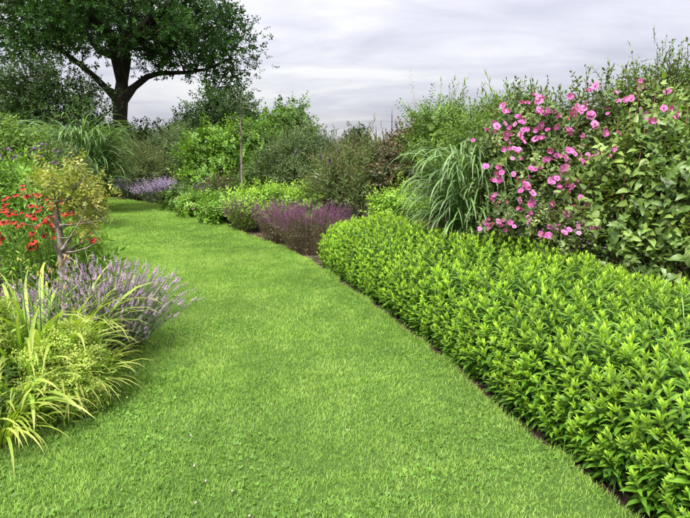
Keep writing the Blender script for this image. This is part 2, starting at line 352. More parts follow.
def vnoise(x, y, seed):
    r_ = np.random.default_rng(seed); tab = r_.random((64, 64))
    xi, yi = np.floor(x).astype(int), np.floor(y).astype(int); fx, fy = x-xi, y-yi
    fx = fx*fx*(3-2*fx); fy = fy*fy*(3-2*fy)
    a = tab[xi % 64, yi % 64]; b = tab[(xi+1) % 64, yi % 64]; c = tab[xi % 64, (yi+1) % 64]; d = tab[(xi+1) % 64, (yi+1) % 64]
    return a*(1-fx)*(1-fy)+b*fx*(1-fy)+c*(1-fx)*fy+d*fx*fy
def fbm(x, y, seed, oct=4):
    s_ = 0; a = 1; tot = 0
    for k in range(oct): s_ = s_+a*vnoise(x*2**k, y*2**k, seed+k); tot += a; a *= 0.5
    return s_/tot
def grid(xs, ys, zf):
    X, Y = np.meshgrid(xs, ys, indexing='ij'); Z = zf(X, Y); nx, ny = len(xs), len(ys)
    i = (np.arange(nx-1)[:, None]*ny+np.arange(ny-1)[None]).ravel()
    f = np.concatenate([np.stack([i, i+ny, i+ny+1], 1), np.stack([i, i+ny+1, i+1], 1)])
    return np.stack([X.ravel(), Y.ravel(), Z.ravel()], 1), f
b = Buf()
ys = np.concatenate([np.arange(-3, 9, .09), np.arange(9, 24.1, .5)]); xs = np.concatenate([np.arange(-18, -4, .5), np.arange(-4, 4, .09), np.arange(4, 12.1, .5)])
v, f = grid(xs, ys, lambda X, Y: -0.035+0.05*fbm(X*6, Y*6, 5, 4))
b.raw(v, f); build('soil', b, [M['soil']], kind='structure')

LAWN_Z = 0.03
tt = np.linspace(0, 1, NT)
pts = lc[:, None, :]*(1-tt)[None, :, None]+rc[:, None, :]*tt[None, :, None]
def lawn_z(x, y): return LAWN_Z+0.014*(fbm(x*1.3, y*1.3, 21, 3)-0.5)
V = np.concatenate([pts.reshape(-1, 2), lawn_z(pts[..., 0].ravel(), pts[..., 1].ravel())[:, None]], 1)
i = (np.arange(NS-1)[:, None]*NT+np.arange(NT-1)[None]).ravel()
F = np.concatenate([np.stack([i, i+1, i+NT+1], 1), np.stack([i, i+NT+1, i+NT], 1)])
b = Buf(); b.raw(V, F)
for e_ in (0, NT-1):         # the cut edge down into the bed
    top = V[e_::NT]; bot = top.copy(); bot[:, 2] = -0.05
    k = np.arange(NS-1); b.raw(np.concatenate([top, bot]), np.concatenate([np.stack([k, k+NS, k+1], 1), np.stack([k+1, k+NS, k+NS+1], 1)]))
build('lawn', b, [M['thatch']], kind='structure')

# grass blades
def lawn_points(n, y0, y1):
    s0 = rng.random(n)*(NS-1.001); t0 = rng.random(n); i0 = s0.astype(int); fr = (s0-i0)[:, None]
    L_ = lc[i0]*(1-fr)+lc[i0+1]*fr; R_ = rc[i0]*(1-fr)+rc[i0+1]*fr
    wdt = np.linalg.norm(R_-L_, axis=1); keep = rng.random(n)*3.6 < wdt
    p = L_*(1-t0[:, None])+R_*t0[:, None]
    keep &= (p[:, 1] > y0) & (p[:, 1] < y1)
    return p[keep], t0[keep]
def blade_t(n):
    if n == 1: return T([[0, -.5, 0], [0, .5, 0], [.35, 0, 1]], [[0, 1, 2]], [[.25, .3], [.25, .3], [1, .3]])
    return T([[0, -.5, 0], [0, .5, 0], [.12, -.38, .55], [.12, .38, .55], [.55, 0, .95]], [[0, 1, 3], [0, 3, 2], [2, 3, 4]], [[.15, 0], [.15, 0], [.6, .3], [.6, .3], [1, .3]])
gb = Buf()
for (y0, y1, n, hh, ww, seg) in ((0.6, 3.7, 1500000, .023, .0028, 3), (3.7, 8.2, 1150000, .025, .0048, 1), (8.2, 18.5, 400000, .028, .010, 1)):
    p, t0 = lawn_points(n, y0, y1)
    if y0 < 1: 
        vis = (np.abs(p[:, 0]) < 0.78*p[:, 1]+0.7) & (rng.random(len(p)) < np.clip(0.25+(p[:, 1]-0.6)*0.6, 0, 1)); p, t0 = p[vis], t0[vis]
    else:
        vis = p[:, 0] > -0.80*p[:, 1]-1.0; p, t0 = p[vis], t0[vis]
    x, y = p[:, 0], p[:, 1]; n_ = len(p)
    tone = 0.85*fbm(x*0.9+y*.25, y*0.55, 31, 3)+0.85*fbm(x*3.2, y*3.2, 41, 3)+0.75*fbm(x*13, y*13, 47, 2)-1.27
    stripe = 0.05*np.sin((x*0.94+y*0.34)*2*math.pi/0.95)
    rnd = np.clip(0.50+tone*1.0+stripe+rng.normal(0, .24, n_), 0, 1)
    hs = hh*(0.55+0.6*fbm(x*2.1, y*2.1, 51, 3)+0.35*rng.random(n_)); edge = np.minimum(t0, 1-t0)
    hs = hs*np.where(edge < 0.02, 1.35, 1.0)
    az = rng.random(n_)*2*math.pi; lean = rng.normal(0, .32, n_)
    d = np.stack([np.cos(az)*np.abs(lean), np.sin(az)*np.abs(lean), np.ones(n_)], 1)
    R = frames(d); sw = ww*(0.7+0.6*rng.random(n_))
    R = R*np.stack([hs, sw, hs], 1)[:, None, :]
    z = lawn_z(x, y)-.003
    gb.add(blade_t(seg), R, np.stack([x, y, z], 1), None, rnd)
ne = 9000; ie = rng.integers(int(NS*.10), int(NS*.62), ne); fr = rng.random(ne)[:, None]
pe = rc[ie]*(1-fr)+rc[ie+1]*fr; te = unit(rc[ie+1]-rc[ie]); nout = np.stack([te[:, 1], -te[:, 0]], 1)
tuf = fbm(pe[:, 0]*5, pe[:, 1]*5, 91, 2); ok = rng.random(ne) < np.clip((tuf-.35)*3, .1, 1); pe, nout, tuf = pe[ok], nout[ok], tuf[ok]; ne = len(pe)
pe = pe+nout*rng.uniform(-.03, .02, ne)[:, None]; hs = rng.uniform(.03, .075, ne)*(.5+tuf); d = np.concatenate([nout*rng.uniform(0, .9, ne)[:, None]+rng.normal(0, .25, (ne, 2)), np.ones((ne, 1))], 1)
R = frames(d)*np.stack([hs, np.full(ne, .0032), hs], 1)[:, None, :]
gb.add(blade_t(3), R, np.concatenate([pe, np.full((ne, 1), LAWN_Z-.012)], 1), None, rng.uniform(.2, .9, ne))
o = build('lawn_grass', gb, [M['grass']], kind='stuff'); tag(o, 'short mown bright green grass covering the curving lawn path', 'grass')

# clover
def disc(r, n, cup): 
    V = [[0, 0, 0]]+[[r*math.cos(2*math.pi*k/n), r*math.sin(2*math.pi*k/n), cup] for k in range(n)]
    return T(V, [[0, 1+k, 1+(k+1) % n] for k in range(n)], [[.5, 1]]+[[.5, 0]]*n)
tri = merge([moved(disc(.0065, 6, .0015), loc=(.0072*math.cos(a), .0072*math.sin(a), 0)) for a in (0, 2.094, 4.189)])
p, t0 = lawn_points(500000, 1.6, 5.6)
mk = fbm(p[:, 0]*1.6, p[:, 1]*1.6, 71, 3)+0.10*(p[:, 1] < 3.2)-0.04*(p[:, 1] > 4)
q = (mk > 0.56) & (rng.random(len(p)) < 0.16); p = p[q]
p = p[:3400]
cb = Buf(); d = rdir(len(p), .6)
cb.add(tri, frames(d), np.stack([p[:, 0], p[:, 1], LAWN_Z+.006+.010*rng.random(len(p))], 1), .5+.5*rng.random(len(p)))
tag(build('clover_leaves', cb, [M['clover']], kind='stuff'), 'patches of small round clover leaves in the near lawn', 'clover')
fl = merge([moved(blob(.0075, .013, 6, .5), loc=(0, 0, .03)), tube([(0, 0, 0), (0, 0, .028)], .0011, 3)])
fl.m[len(blob(.0075, .013, 6).f):] = 1
flm = tmesh('clover_flower', fl, [M['white'], M['greenstem']])
for k, (px, py) in enumerate([(190, 436), (193, 466), (205, 482), (195, 503), (232, 492), (347, 430), (248, 516)]):
    g = G(px, py, LAWN_Z+.02); g[2] = LAWN_Z
    o = place('clover_flower', flm, None, (0, 0, 0), g, frames(rdir(1, .9))[0], rng.uniform(.6, 1.0))
    tag(o, 'tiny white clover flower standing in the near lawn', 'flower', 'white clover flowers scattered in the near lawn')

# ------------------------------------------------------------------ growing trees and shrubs
def grow(roots, pts, jit=0.12, mid=1, sag=0.0):
    """attach every point to the nearest grown node; returns nodes, parent index"""
    nodes = [np.asarray(r, float) for r in roots[0]]; par = list(roots[1])
    c0 = nodes[0]
    order = np.argsort(np.linalg.norm(pts-np.mean(np.array(nodes), 0), axis=1))
    leafn = []
    for i_ in order:
        A = np.array(nodes); p = pts[i_]
        dv = p-A; dist = np.linalg.norm(dv, axis=1)+0.45*np.maximum(0, A[:, 2]-p[2])
        j = int(np.argmin(dist)); cur = j; d = np.linalg.norm(p-A[j])
        nm = mid if d > 0.35 else 0
        for k in range(nm):
            q = A[j]+(p-A[j])*((k+1)/(nm+1))+rng.normal(0, jit*d*0.5, 3); q[2] += sag*d
            nodes.append(q); par.append(cur); cur = len(nodes)-1
        nodes.append(p); par.append(cur); leafn.append(len(nodes)-1)
    return np.array(nodes), np.array(par), leafn
def limb_mesh(nodes, par, tip_r, pw=0.5, fixed=None, rmax=9, rmin=0):
    n = len(nodes); cnt = np.zeros(n); haschild = np.zeros(n, bool)
    for i_ in range(n):
        if par[i_] >= 0: haschild[par[i_]] = True
    for i_ in range(n-1, -1, -1):
        if not haschild[i_]: cnt[i_] += 1
        if par[i_] >= 0: cnt[par[i_]] += cnt[i_]
    r = np.minimum(tip_r*cnt**pw, rmax)
    if fixed:
        for k_, rr in fixed.items(): r[k_] = rr
    bb = Buf()
    for i_ in range(n):
        j = par[i_]
        if j < 0: continue
        ra = min(r[j], r[i_]*1.7 if not (fixed and i_ in fixed) else r[j]); rb = r[i_]
        a, c = nodes[j], nodes[i_]; L_ = np.linalg.norm(c-a)
        if L_ < 1e-4: continue
        k_ = 9 if rb > .12 else (6 if rb > .03 else (4 if rb > .012 else 3))
        bb.one(tube([a, c+(c-a)/L_*rb*0.4], [ra, rb], k_, cap=False))
    return bb
def spray(nl, L, ll, lw, ang=.9, seg=0, opp=False, prof='leaf', stem=True, droop=.5, flat=False, tipup=True):
    ts = []
    for k in range(nl):
        t = (k+.6)/nl; az = (k*2.4 if not flat else (k % 2)*math.pi)+random.uniform(-.35, .35)
        if opp: az = (k//2 % 2)*math.pi/2+(k % 2)*math.pi+random.uniform(-.3, .3); t = (k//2*2+1)/nl
        z = t*L; e_ = (math.pi/2-ang)*(0.4+0.9*t)+random.uniform(-.3, .3); s_ = (1-.35*t)*random.uniform(.75, 1.2)
        if seg: ts.append(ribbon(ll*s_, lw*s_, seg, e_, e_-droop, az, prof, .18, (t, t), (0, 0, z)))
        else: ts.append(diamond(ll*s_, lw*s_, e_, az, (0, 0, z), t))
    if tipup and seg: ts.append(ribbon(ll*.7, lw*.7, seg, 1.2, 1.0, random.uniform(0, 6), prof, .2, (1, 1), (0, 0, L)))
    if stem:
        t_ = diamond(L+.03, .008 if L > .1 else .004, math.pi/2, 0, (0, 0, -.03), .4); t_.m[:] = 1; ts.append(t_)
    return merge(ts)
def in_lobes(lobes, n, shell=.55, zmin=-.6):
    lb = np.array(lobes, float); wgt = (lb[:, 3]*lb[:, 4]*lb[:, 5])**(.67); wgt /= wgt.sum()
    k = rng.choice(len(lb), n, p=wgt); d = rdir(n, zmin); rr = shell+(1.03-shell)*rng.random(n)**.7
    return lb[k, :3]+d*rr[:, None]*lb[k, 3:], unit(d/lb[k, 3:]*lb[k, 3:].mean(1)[:, None])
def scatter(buf, temps, pos, outd, per, cr, sz=(.8, 1.25), upw=.5, outw=.9, rw=.6, zmin=.05):
    n = len(pos); crnd = rng.random(n)
    for t in temps:
        k = max(1, int(round(per/len(temps)))); idx = np.repeat(np.arange(n), k)
        p = pos[idx]+rng.normal(0, 1, (len(idx), 3))*cr
        ok = p[:, 2] > zmin; p, ii = p[ok], idx[ok]
        d = outd[ii]*outw+np.array([0, 0, upw])+rng.normal(0, rw, (len(ii), 3))
        buf.add(t, frames(d), p, rng.uniform(sz[0], sz[1], len(ii)), np.clip(.5*crnd[ii]+.5*rng.random(len(ii)), 0, 1))
def lobes_px(items):      # (px, py, Y, rx, ry, rz) lobes whose centres come from pixels at a depth
    return [(*P(a, b_, Y), rx, ry, rz) for (a, b_, Y, rx, ry, rz) in items]
def shrub(name, label, cat, lobes, ncl, per, temps, mat, cr=.14, bark='twig', shell=.5, base=None, stems=5, tip_r=.006, group=None, part='foliage', leaders=None, **kw):
    lb = np.array(lobes); 
    if base is None: base = np.array([lb[:, 0].mean(), lb[:, 1].mean(), 0.0])
    th = thing(name, label, cat, base, group)
    pos, od = in_lobes(lobes, ncl, shell); ok = pos[:, 2] > .1; pos, od = pos[ok], od[ok]
    rn = [np.array(base)+[0, 0, -.05]]; rp = [-1]
    for k in range(stems):
        c = lb[k % len(lb), :3]; q = np.array(base)+(c-base)*.12+rng.normal(0, .08, 3); q[2] = max(.12, c[2]*.2)
        rn.append(q); rp.append(0); m2 = q+(c-q)*.45+rng.normal(0, .07, 3); rn.append(m2); rp.append(len(rn)-2)
    nodes, par, _ = grow((rn, rp), pos)
    build('branches', limb_mesh(nodes, par, tip_r, rmax=.12), [M[bark]], th, base=base)
    fb = Buf(); scatter(fb, temps, pos, od, per, cr, **kw)
    if leaders:
        sel = np.where(od[:, 2] > .35)[0]; sel = sel[np.argsort(-pos[sel, 2]+rng.normal(0, .25, len(sel)))][:leaders]
        for q in sel:
            t = temps[rng.integers(len(temps))]; st_ = rng.uniform(1.3, 2.4); t = T(t.v*np.array([1, 1, st_]), t.f, t.c, t.m)
            fb.add(t, frames(np.array([[rng.normal(0, .22), rng.normal(0, .22), 1]])), pos[q][None]+od[q][None]*.08, np.array([rng.uniform(.8, 1.1)]))
    build(part, fb, [M[mat], M[bark]], th, kind='stuff', base=base)
    return th, base

# --- the oak
YO = 25.0
def oak():
    base = np.array([*P(122, 150, YO)[:2], 0.0]); th = thing('oak_tree', 'tall dark green oak with thick forked trunk and wide spreading crown', 'tree', base)
    tr = [base+[0, 0, -.1], base+[.02, 0, .6], P(122, 140, YO), P(120, 118, YO), P(120.5, 100, YO)]
    rn = list(tr); rp = [-1, 0, 1, 2, 3]; fx = {0: .52, 1: .40, 2: .34, 3: .32, 4: .34}
    def limb(pl, start, r0, r1):
        cur = start
        for k, (a, b_, dy) in enumerate(pl):
            rn.append(P(a, b_, YO+dy)); rp.append(cur); cur = len(rn)-1; fx[cur] = r0+(r1-r0)*k/max(1, len(pl)-1)
        return cur
    limb([(108, 90, -.3), (95, 77, -.8), (82, 66, -1.2), (64, 52, -1.6), (40, 38, -2), (12, 28, -2.3)], 4, .15, .06)
    limb([(122, 82, .2), (126, 60, .4), (124, 35, .3), (120, 5, 0), (118, -35, 0), (116, -70, 0)], 4, .26, .10)
    limb([(133, 88, .2), (147, 77, .6), (160, 73, .8), (185, 72.5, .4), (207, 69, 0), (232, 58, -.3)], 4, .16, .04)
    limb([(112, 40, -1), (92, 15, -1.8), (70, -20, -2.4), (40, -50, -2.5)], 6+5, .22, .10)
    limb([(140, 30, -1), (165, 8, -1.6), (195, -20, -2), (215, -55, -2)], 13, .22, .10)
    limb([(127, 40, 1.6), (135, 10, 3), (140, -40, 4)], 13, .2, .1)
    limb([(100, 50, 1.6), (70, 15, 3), (40, -25, 4)], 12, .2, .1)
    # crown: lobes set where the crown's masses are
    items = [(40, 12, -1, 3.4, 3.4, 1.9), (0, 22, -.5, 2.6, 3, 1.5), (110, -5, -2.4, 3.4, 2.6, 2.2), (160, 25, -2.2, 2.8, 2.6, 1.6), (203, 38, -.8, 2.1, 2.4, 1.5),
             (228, 58, 0, 1.35, 1.5, .95), (196, 5, 0, 2.4, 3.2, 1.9), (80, -50, 0, 5, 4.5, 3), (150, -60, 0, 4.6, 4.5, 3), (20, -40, 0, 3.6, 4, 2.6), (120, -110, 0, 4, 4, 2.5),
             (130, 20, 3, 4, 2.4, 2.2), (55, 10, 3, 4, 2.4, 2.0), (170, 52, -.6, 1.7, 1.7, .9), (212, 84, -.2, .95, .95, .55), (236, 88, -.2, .6, .7, .45), (75, 38, -2, 2.3, 1.6, 1.0), (150, 45, 1.5, 2.0, 1.5, 1.0), (100, 30, 0, 2.6, 2, 1.1), (25, 46, -2.2, 1.8, 1.4, .7), (60, 44, -2.4, 1.5, 1.2, .6), (178, 66, .6, 1.2, 1.2, .5), (205, 72, -.4, 1.2, 1.2, .6), (150, 62, 1.0, .9, 1, .5)]
    lobes = lobes_px([(a, b_, YO+dy, rx, ry, rz) for (a, b_, dy, rx, ry, rz) in items])
    pos, od = in_lobes(lobes, 1120, .30, -.8)
    gx = P(128, 75, YO); keep = ~((np.abs(pos[:, 0]-gx[0]) < 1.0) & (pos[:, 2] < gx[2]+.5)); pos, od = pos[keep], od[keep]
    nodes, par, _ = grow((rn, rp), pos, .15, 1)
    build('trunk', limb_mesh(nodes, par, .016, .5, fx, .25), [M['bark']], th, base=base)
    temps = [spray(9, .34, .15, .085, .9, stem=False) for _ in range(6)]
    fb = Buf(); scatter(fb, temps, pos, od, 15, .33, (.8, 1.3), upw=.35, outw=.7, rw=.7, zmin=3)
    build('crown', fb, [M['oak'], M['bark']], th, kind='stuff', base=base)
oak()

# --- trees and shrubs at the back
random.seed(5)
S_far = [spray(8, .30, .13, .075, .9, stem=False) for _ in range(5)]
S_mid = [spray(9, .24, .085, .045, .9, stem=True) for _ in range(5)]
S_nar = [spray(11, .26, .095, .026, .7, stem=True) for _ in range(5)]
S_wil = [spray(14, .34, .10, .018, .55, stem=True) for _ in range(5)]
S_haz = [spray(8, .24, .105, .085, 1.15, seg=2, prof='ovate', stem=True, flat=True) for _ in range(5)]
S_pin = [spray(13, .30, .085, .030, 1.05, seg=2, stem=True, flat=True) for _ in range(5)]
shrub('hedgerow_tree', 'broad dark green tree left of the oak below its crown', 'tree', lobes_px([(52, 82, 21, 1.3, 1.3, .75), (35, 105, 21, 1.5, 1.4, 1.0), (88, 112, 21.3, 1.0, 1.2, .8), (60, 132, 20.6, 2.2, 1.5, 1.1), (20, 140, 20.5, 1.6, 1.4, 1.2), (10, 88, 21.3, .5, .8, .6)]), 235, 15, S_far, 'dark', cr=.26, bark='bark', stems=6, tip_r=.012, shell=.3)
shrub('hedgerow_tree', 'dark thicket tree at the far left edge of the photo', 'tree', lobes_px([(-25, 110, 22, 1.6, 1.5, 1.5), (-10, 150, 21, 2, 1.5, 1.2), (-45, 140, 21, 1.8, 1.5, 1.8)]), 110, 15, S_far, 'dark', cr=.28, bark='bark', stems=4, tip_r=.012)
shrub('ivy_bush', 'very dark bush wrapped around the foot of the oak trunk', 'bush', lobes_px([(108, 142, 23.6, .8, .9, .8), (132, 148, 23.4, .9, .9, .7), (118, 160, 22.6, 1.8, 1.1, .9), (140, 155, 23, 1, .9, .8)]), 150, 15, S_far, 'dark', cr=.24, bark='bark', shell=.3, tip_r=.01)
shrub('dark_bush', 'low dark bush on the skyline right of the oak trunk', 'bush', lobes_px([(160, 152, 24, 1.4, 1, .9), (185, 146, 24, 1.1, 1, .9), (205, 150, 24, 1.3, 1, 1.1)]), 140, 14, S_far, 'dark', cr=.24, bark='bark', tip_r=.01)
shrub('hawthorn_tree', 'small dark tree behind the bright green hazel bush', 'tree', lobes_px([(222, 118, 21, 1.0, 1, .8), (205, 132, 21, .9, .9, .7), (240, 112, 21, .75, .8, .75), (238, 138, 21, 1.2, 1, .9), (212, 100, 21, .5, .5, .4), (196, 122, 21, .55, .5, .3)]), 170, 12, S_far, 'dark', cr=.24, bark='bark', tip_r=.011, shell=.35)
shrub('dark_bush', 'dark green treetop peeping over the bushes beside the thin young tree', 'bush', lobes_px([(284, 122, 18, .55, .5, .55), (276, 135, 18, .7, .6, .6), (294, 138, 18, .7, .6, .6), (284, 165, 18, 1.2, .8, .9)]), 120, 14, S_far, 'mid', cr=.18, tip_r=.01)
shrub('dark_bush', 'small dark pointed bush alone on the skyline at centre', 'bush', lobes_px([(356, 146, 20, .42, .4, .35), (356, 160, 20, .7, .6, .6), (345, 175, 20, 1.2, .8, .8)]), 90, 14, S_far, 'dark', cr=.17, tip_r=.01)
shrub('butterfly_bush', 'grey green bush with mauve flowers right of the oak foot', 'bush', lobes_px([(172, 158, 18, 1.0, .8, .75), (195, 165, 18, .8, .8, .7), (150, 168, 18, .6, .6, .5), (178, 142, 18, .55, .5, .4), (190, 150, 18, .7, .6, .5)]), 190, 14, S_nar, 'grey', cr=.17)
shrub('fennel_plant', 'feathery olive green plant in front of the ivy bush', 'plant', lobes_px([(133, 163, 17, .55, .5, .45), (125, 174, 16.8, .6, .5, .35), (146, 174, 16.8, .5, .5, .35)]), 80, 14, S_wil, 'olive', cr=.14)
shrub('hazel_bush', 'bright green broad leaved hazel bush behind the young tree', 'bush', lobes_px([(207, 158, 15, .6, .7, .6), (240, 153, 15, .7, .7, .62), (262, 162, 15, .5, .6, .6), (225, 143, 15, .4, .4, .3), (252, 138, 15, .4, .4, .25), (225, 174, 14.7, 1.3, .7, .5), (208, 136, 15, .2, .2, .15)]), 230, 10, S_haz, 'hazel', cr=.15, shell=.45, leaders=16)
shrub('willow_bush', 'large grey green willowy bush right of the thin young tree', 'bush', lobes_px([(300, 157, 13, .6, .6, .5), (285, 168, 13, .5, .6, .5), (325, 164, 13, .5, .6, .42), (305, 180, 12.6, 1.0, .6, .4), (310, 145, 13.2, .35, .35, .25), (335, 175, 12.8, .5, .5, .5), (270, 172, 13, .4, .5, .5)]), 240, 12, S_nar, 'grey', cr=.14, leaders=16)
shrub('low_bush', 'round low green bush at the foot of the thin young tree', 'bush', lobes_px([(258, 184, 13, .5, .4, .3), (275, 188, 13, .4, .4, .28)]), 60, 14, S_mid, 'mid', cr=.10)
th, bs = shrub('butterfly_bush', 'loose olive butterfly bush with dark purple flower spikes at centre', 'bush', lobes_px([(345, 183, 10.2, .42, .45, .32), (372, 173, 10.2, .42, .45, .38), (335, 192, 9.8, .36, .4, .3), (360, 194, 9.8, .55, .45, .3), (395, 178, 10.0, .4, .45, .38), (350, 170, 10.4, .3, .35, .25), (385, 194, 9.8, .5, .4, .28)]), 240, 10, S_wil, 'olive', cr=.13, shell=.4, leaders=16)
def panicle(L, r, n=7):
    ts = []
    for k in range(n):
        t = k/(n-1); ts.append(moved(blob(r*(1-.65*t), L/n*1.5, 5, t, 2), loc=(random.uniform(-1, 1)*r*.2, random.uniform(-1, 1)*r*.2, L*t)))
    return merge(ts)
pan = [tmesh('flower_spike', panicle(.15, .022), [M['budd']], r_) for r_ in (.2, .5, .9)]
for (px, py, tl) in ((329, 161, .9), (331, 167, .8), (340, 155, .3), (321, 160, .6), (295, 154, 1.2), (362, 170, .4)):
    p = P(px, py, 9.75); place('flower_spike', pan[random.randrange(3)], th, bs, p, frames(np.array([[random.uniform(-tl, tl), -.3, .6]]))[0], 1.0)
# upright dry spikes of the same bush against the sky
for (px, y0, y1) in ((392, 142, 112), (376, 150, 128), (397, 140, 122), (386, 146, 130)):
    a = P(px+2, y0+25, 10.1); c = P(px, y1, 10.1)
    o = tube([a, (a+c)/2+[.02, 0, 0], c], [.006, .005, .003], 3); t2 = moved(panicle((c[2]-a[2])*.38, .013), loc=c-[0, 0, (c[2]-a[2])*.36]); t2.m[:] = 1
    bb = Buf(); bb.one(merge([o, t2])); build('seed_spike', bb, [M['twig'], M['budd']], th, base=bs)
ss = [tmesh('silver_leaf', ribbon(.16, .035, 4, .7, -.3, 0, 'leaf', .2), [M['silver']])]
for k in range(9):
    place('leaf', ss[0], th, bs, P(320+random.uniform(-9, 10), 182+random.uniform(-7, 5), 9.5), rotz(random.uniform(0, 6.3)), random.uniform(.8, 1.2))
shrub('rusty_bush', 'reddish brown tinged bush left of the tall fresh green shrub', 'bush', lobes_px([(412, 160, 9.6, .36, .35, .38), (402, 170, 9.4, .35, .35, .32), (420, 177, 9.2, .45, .4, .35), (420, 148, 9.6, .22, .22, .22)]), 150, 13, S_mid, 'rust', cr=.12)
shrub('elder_bush', 'tall fresh green shrub on the skyline left of the hibiscus', 'bush', lobes_px([(440, 132, 9, .30, .3, .25), (428, 122, 9, .18, .2, .12), (452, 145, 9, .4, .4, .35), (440, 156, 8.9, .36, .36, .35), (464, 139, 9, .22, .22, .2), (445, 174, 8.8, .5, .4, .38)]), 150, 8, S_pin, 'fresh', cr=.11, shell=.4, leaders=16)
shrub('willow_herb', 'light green narrow leaved shrub behind the top of the silver grass', 'bush', lobes_px([(485, 138, 8, .24, .25, .22), (505, 128, 8, .24, .25, .22), (495, 150, 7.8, .42, .35, .35), (475, 156, 7.9, .3, .28, .25), (515, 142, 7.8, .35, .3, .35)]), 130, 13, S_nar, 'fresh', cr=.10, leaders=16)
shrub('bright_shrub', 'small bright green shrub just behind the far end of the hedge', 'bush', lobes_px([(400, 205, 8.1, .24, .22, .14), (388, 209, 8.0, .18, .2, .12), (415, 210, 7.9, .2, .2, .14), (403, 198, 8.2, .14, .15, .08), (436, 212, 7.4, .25, .2, .14)]), 60, 9, [spray(10, .17, .065, .030, .9, seg=2, opp=True) for _ in range(4)], 'lime', cr=.08)

# the thin young tree
def young_tree():
    base = np.array([*P(242.5, 200, 12)[:2], 0.0]); th = thing('young_tree', 'thin young tree with pale grey trunk in the far bed', 'tree', base)
    rn = [base+[0, 0, -.05], P(242.3, 190, 12), P(241.5, 160, 12), P(241.3, 135, 12), P(240, 112, 12), P(242, 92, 12)]
    lobes = lobes_px([(238, 115, 12, .30, .3, .35), (246, 104, 12, .25, .25, .25), (242, 132, 12, .28, .28, .22)])
    pos, od = in_lobes(lobes, 46, .1)
    nodes, par, _ = grow((rn, [-1, 0, 1, 2, 3, 4]), pos)
    fx = {0: .034, 1: .031, 2: .028, 3: .021, 4: .014, 5: .006}
    build('trunk', limb_mesh(nodes, par, .0035, .5, fx, .02), [M['greybark']], th, base=base)
    fb = Buf(); scatter(fb, [spray(5, .14, .055, .03, .9, stem=False) for _ in range(4)], pos, od, 4, .06)
    build('crown', fb, [M['dark']], th, kind='stuff', base=base)
young_tree()

# ------------------------------------------------------------------ grasses
def clump_grass(name, label, base, n, L, W, mat, spread=.25, e0=(1.25, 1.5), e1=(-1.1, -.2), seg=9, parts=0, variants=10, lean=(0, 0), group=None, fold=.15, pname='blade', pw=1.0, outl=.25, nz=.45, zr=None):
    base = np.asarray(base, float); th = thing(name, label, 'grass' if 'grass' in name else 'plant', base, group)
    va = []
    for k in range(variants):
        l_ = L*random.uniform(.7, 1.1)
        va.append(ribbon(l_, W*random.uniform(.8, 1.15), seg, random.uniform(*e0), random.uniform(*e1), 0, 'blade', fold, twist=random.uniform(-.6, .6), wav=0.02, pw=pw*random.uniform(.8, 1.25)))
    vm_ = [tmesh(pname, t, [M[mat]], random.random()) for t in va]
    buf = Buf(); culm = Buf(); rest = 0
    for k in range(n):
        az = rng.random()*2*math.pi; rr = spread*math.sqrt(rng.random()); p = base+[rr*math.cos(az)+rng.normal(0, .02), rr*math.sin(az)+rng.normal(0, .02), 0]
        d = np.array([[math.cos(az)*rr/spread*outl+lean[0], math.sin(az)*rr/spread*outl+lean[1], 1.0]])
        ax = np.cross([0, 0, 1.0], unit(d)[0]); sn = np.linalg.norm(ax); an = math.asin(min(1, sn))
        tl = np.array(Matrix.Rotation(an, 3, Vector(ax/sn))) if sn > 1e-5 else np.eye(3)
        q = tl @ rotz(az+rng.normal(0, nz)); s_ = random.uniform(.75, 1.1); j = random.randrange(variants)
        if zr:
            h_ = zr[0]+(zr[1]-zr[0])*rng.random()**.8; dn = unit(d)[0]; foot = p.copy(); p = p+dn*h_
            if k % 4 == 0: culm.one(tube([foot, p+dn*.05], [.006, .004], 4), rng.random())
        if k < parts: place(pname, vm_[j], th, base, p, q, s_)
        else: buf.add(va[j], q[None], p[None], np.array([s_])); rest += 1
    if culm.v: build('culms', culm, [M['greenstem']], th, kind='stuff', base=base)
    if rest: build('blades', buf, [M[mat]], th, kind='stuff', base=base)
    return th, base
random.seed(8)
clump_grass('silver_grass', 'big rounded clump of silver grass left behind the golden shrub', [*P(85, 175, 13.5)[:2], 0], 1000, 1.35, .040, 'misc', .40, (1.15, 1.5), (-1.45, -.6), parts=200, pw=1.3, outl=.22, seg=8, nz=.5, zr=(.15, 1.85))
clump_grass('silver_grass', 'arching silver grass clump between hedge and pink hibiscus', [*P(470, 205, 6.5)[:2], 0], 860, .88, .024, 'misc', .24, (1.15, 1.5), (-1.5, -.6), parts=280, lean=(-.02, -.05), pw=1.3, outl=.18, seg=8, nz=.5, zr=(.1, 1.42))
clump_grass('sedge_grass', 'thin pale arching grass spilling over the hedge at right', [2.66, 3.85, 0.0], 170, 1.45, .0075, 'arch', .14, (1.35, 1.55), (-1.6, -.3), parts=150, seg=11, lean=(-.06, -.05), pw=2.0, outl=.15)

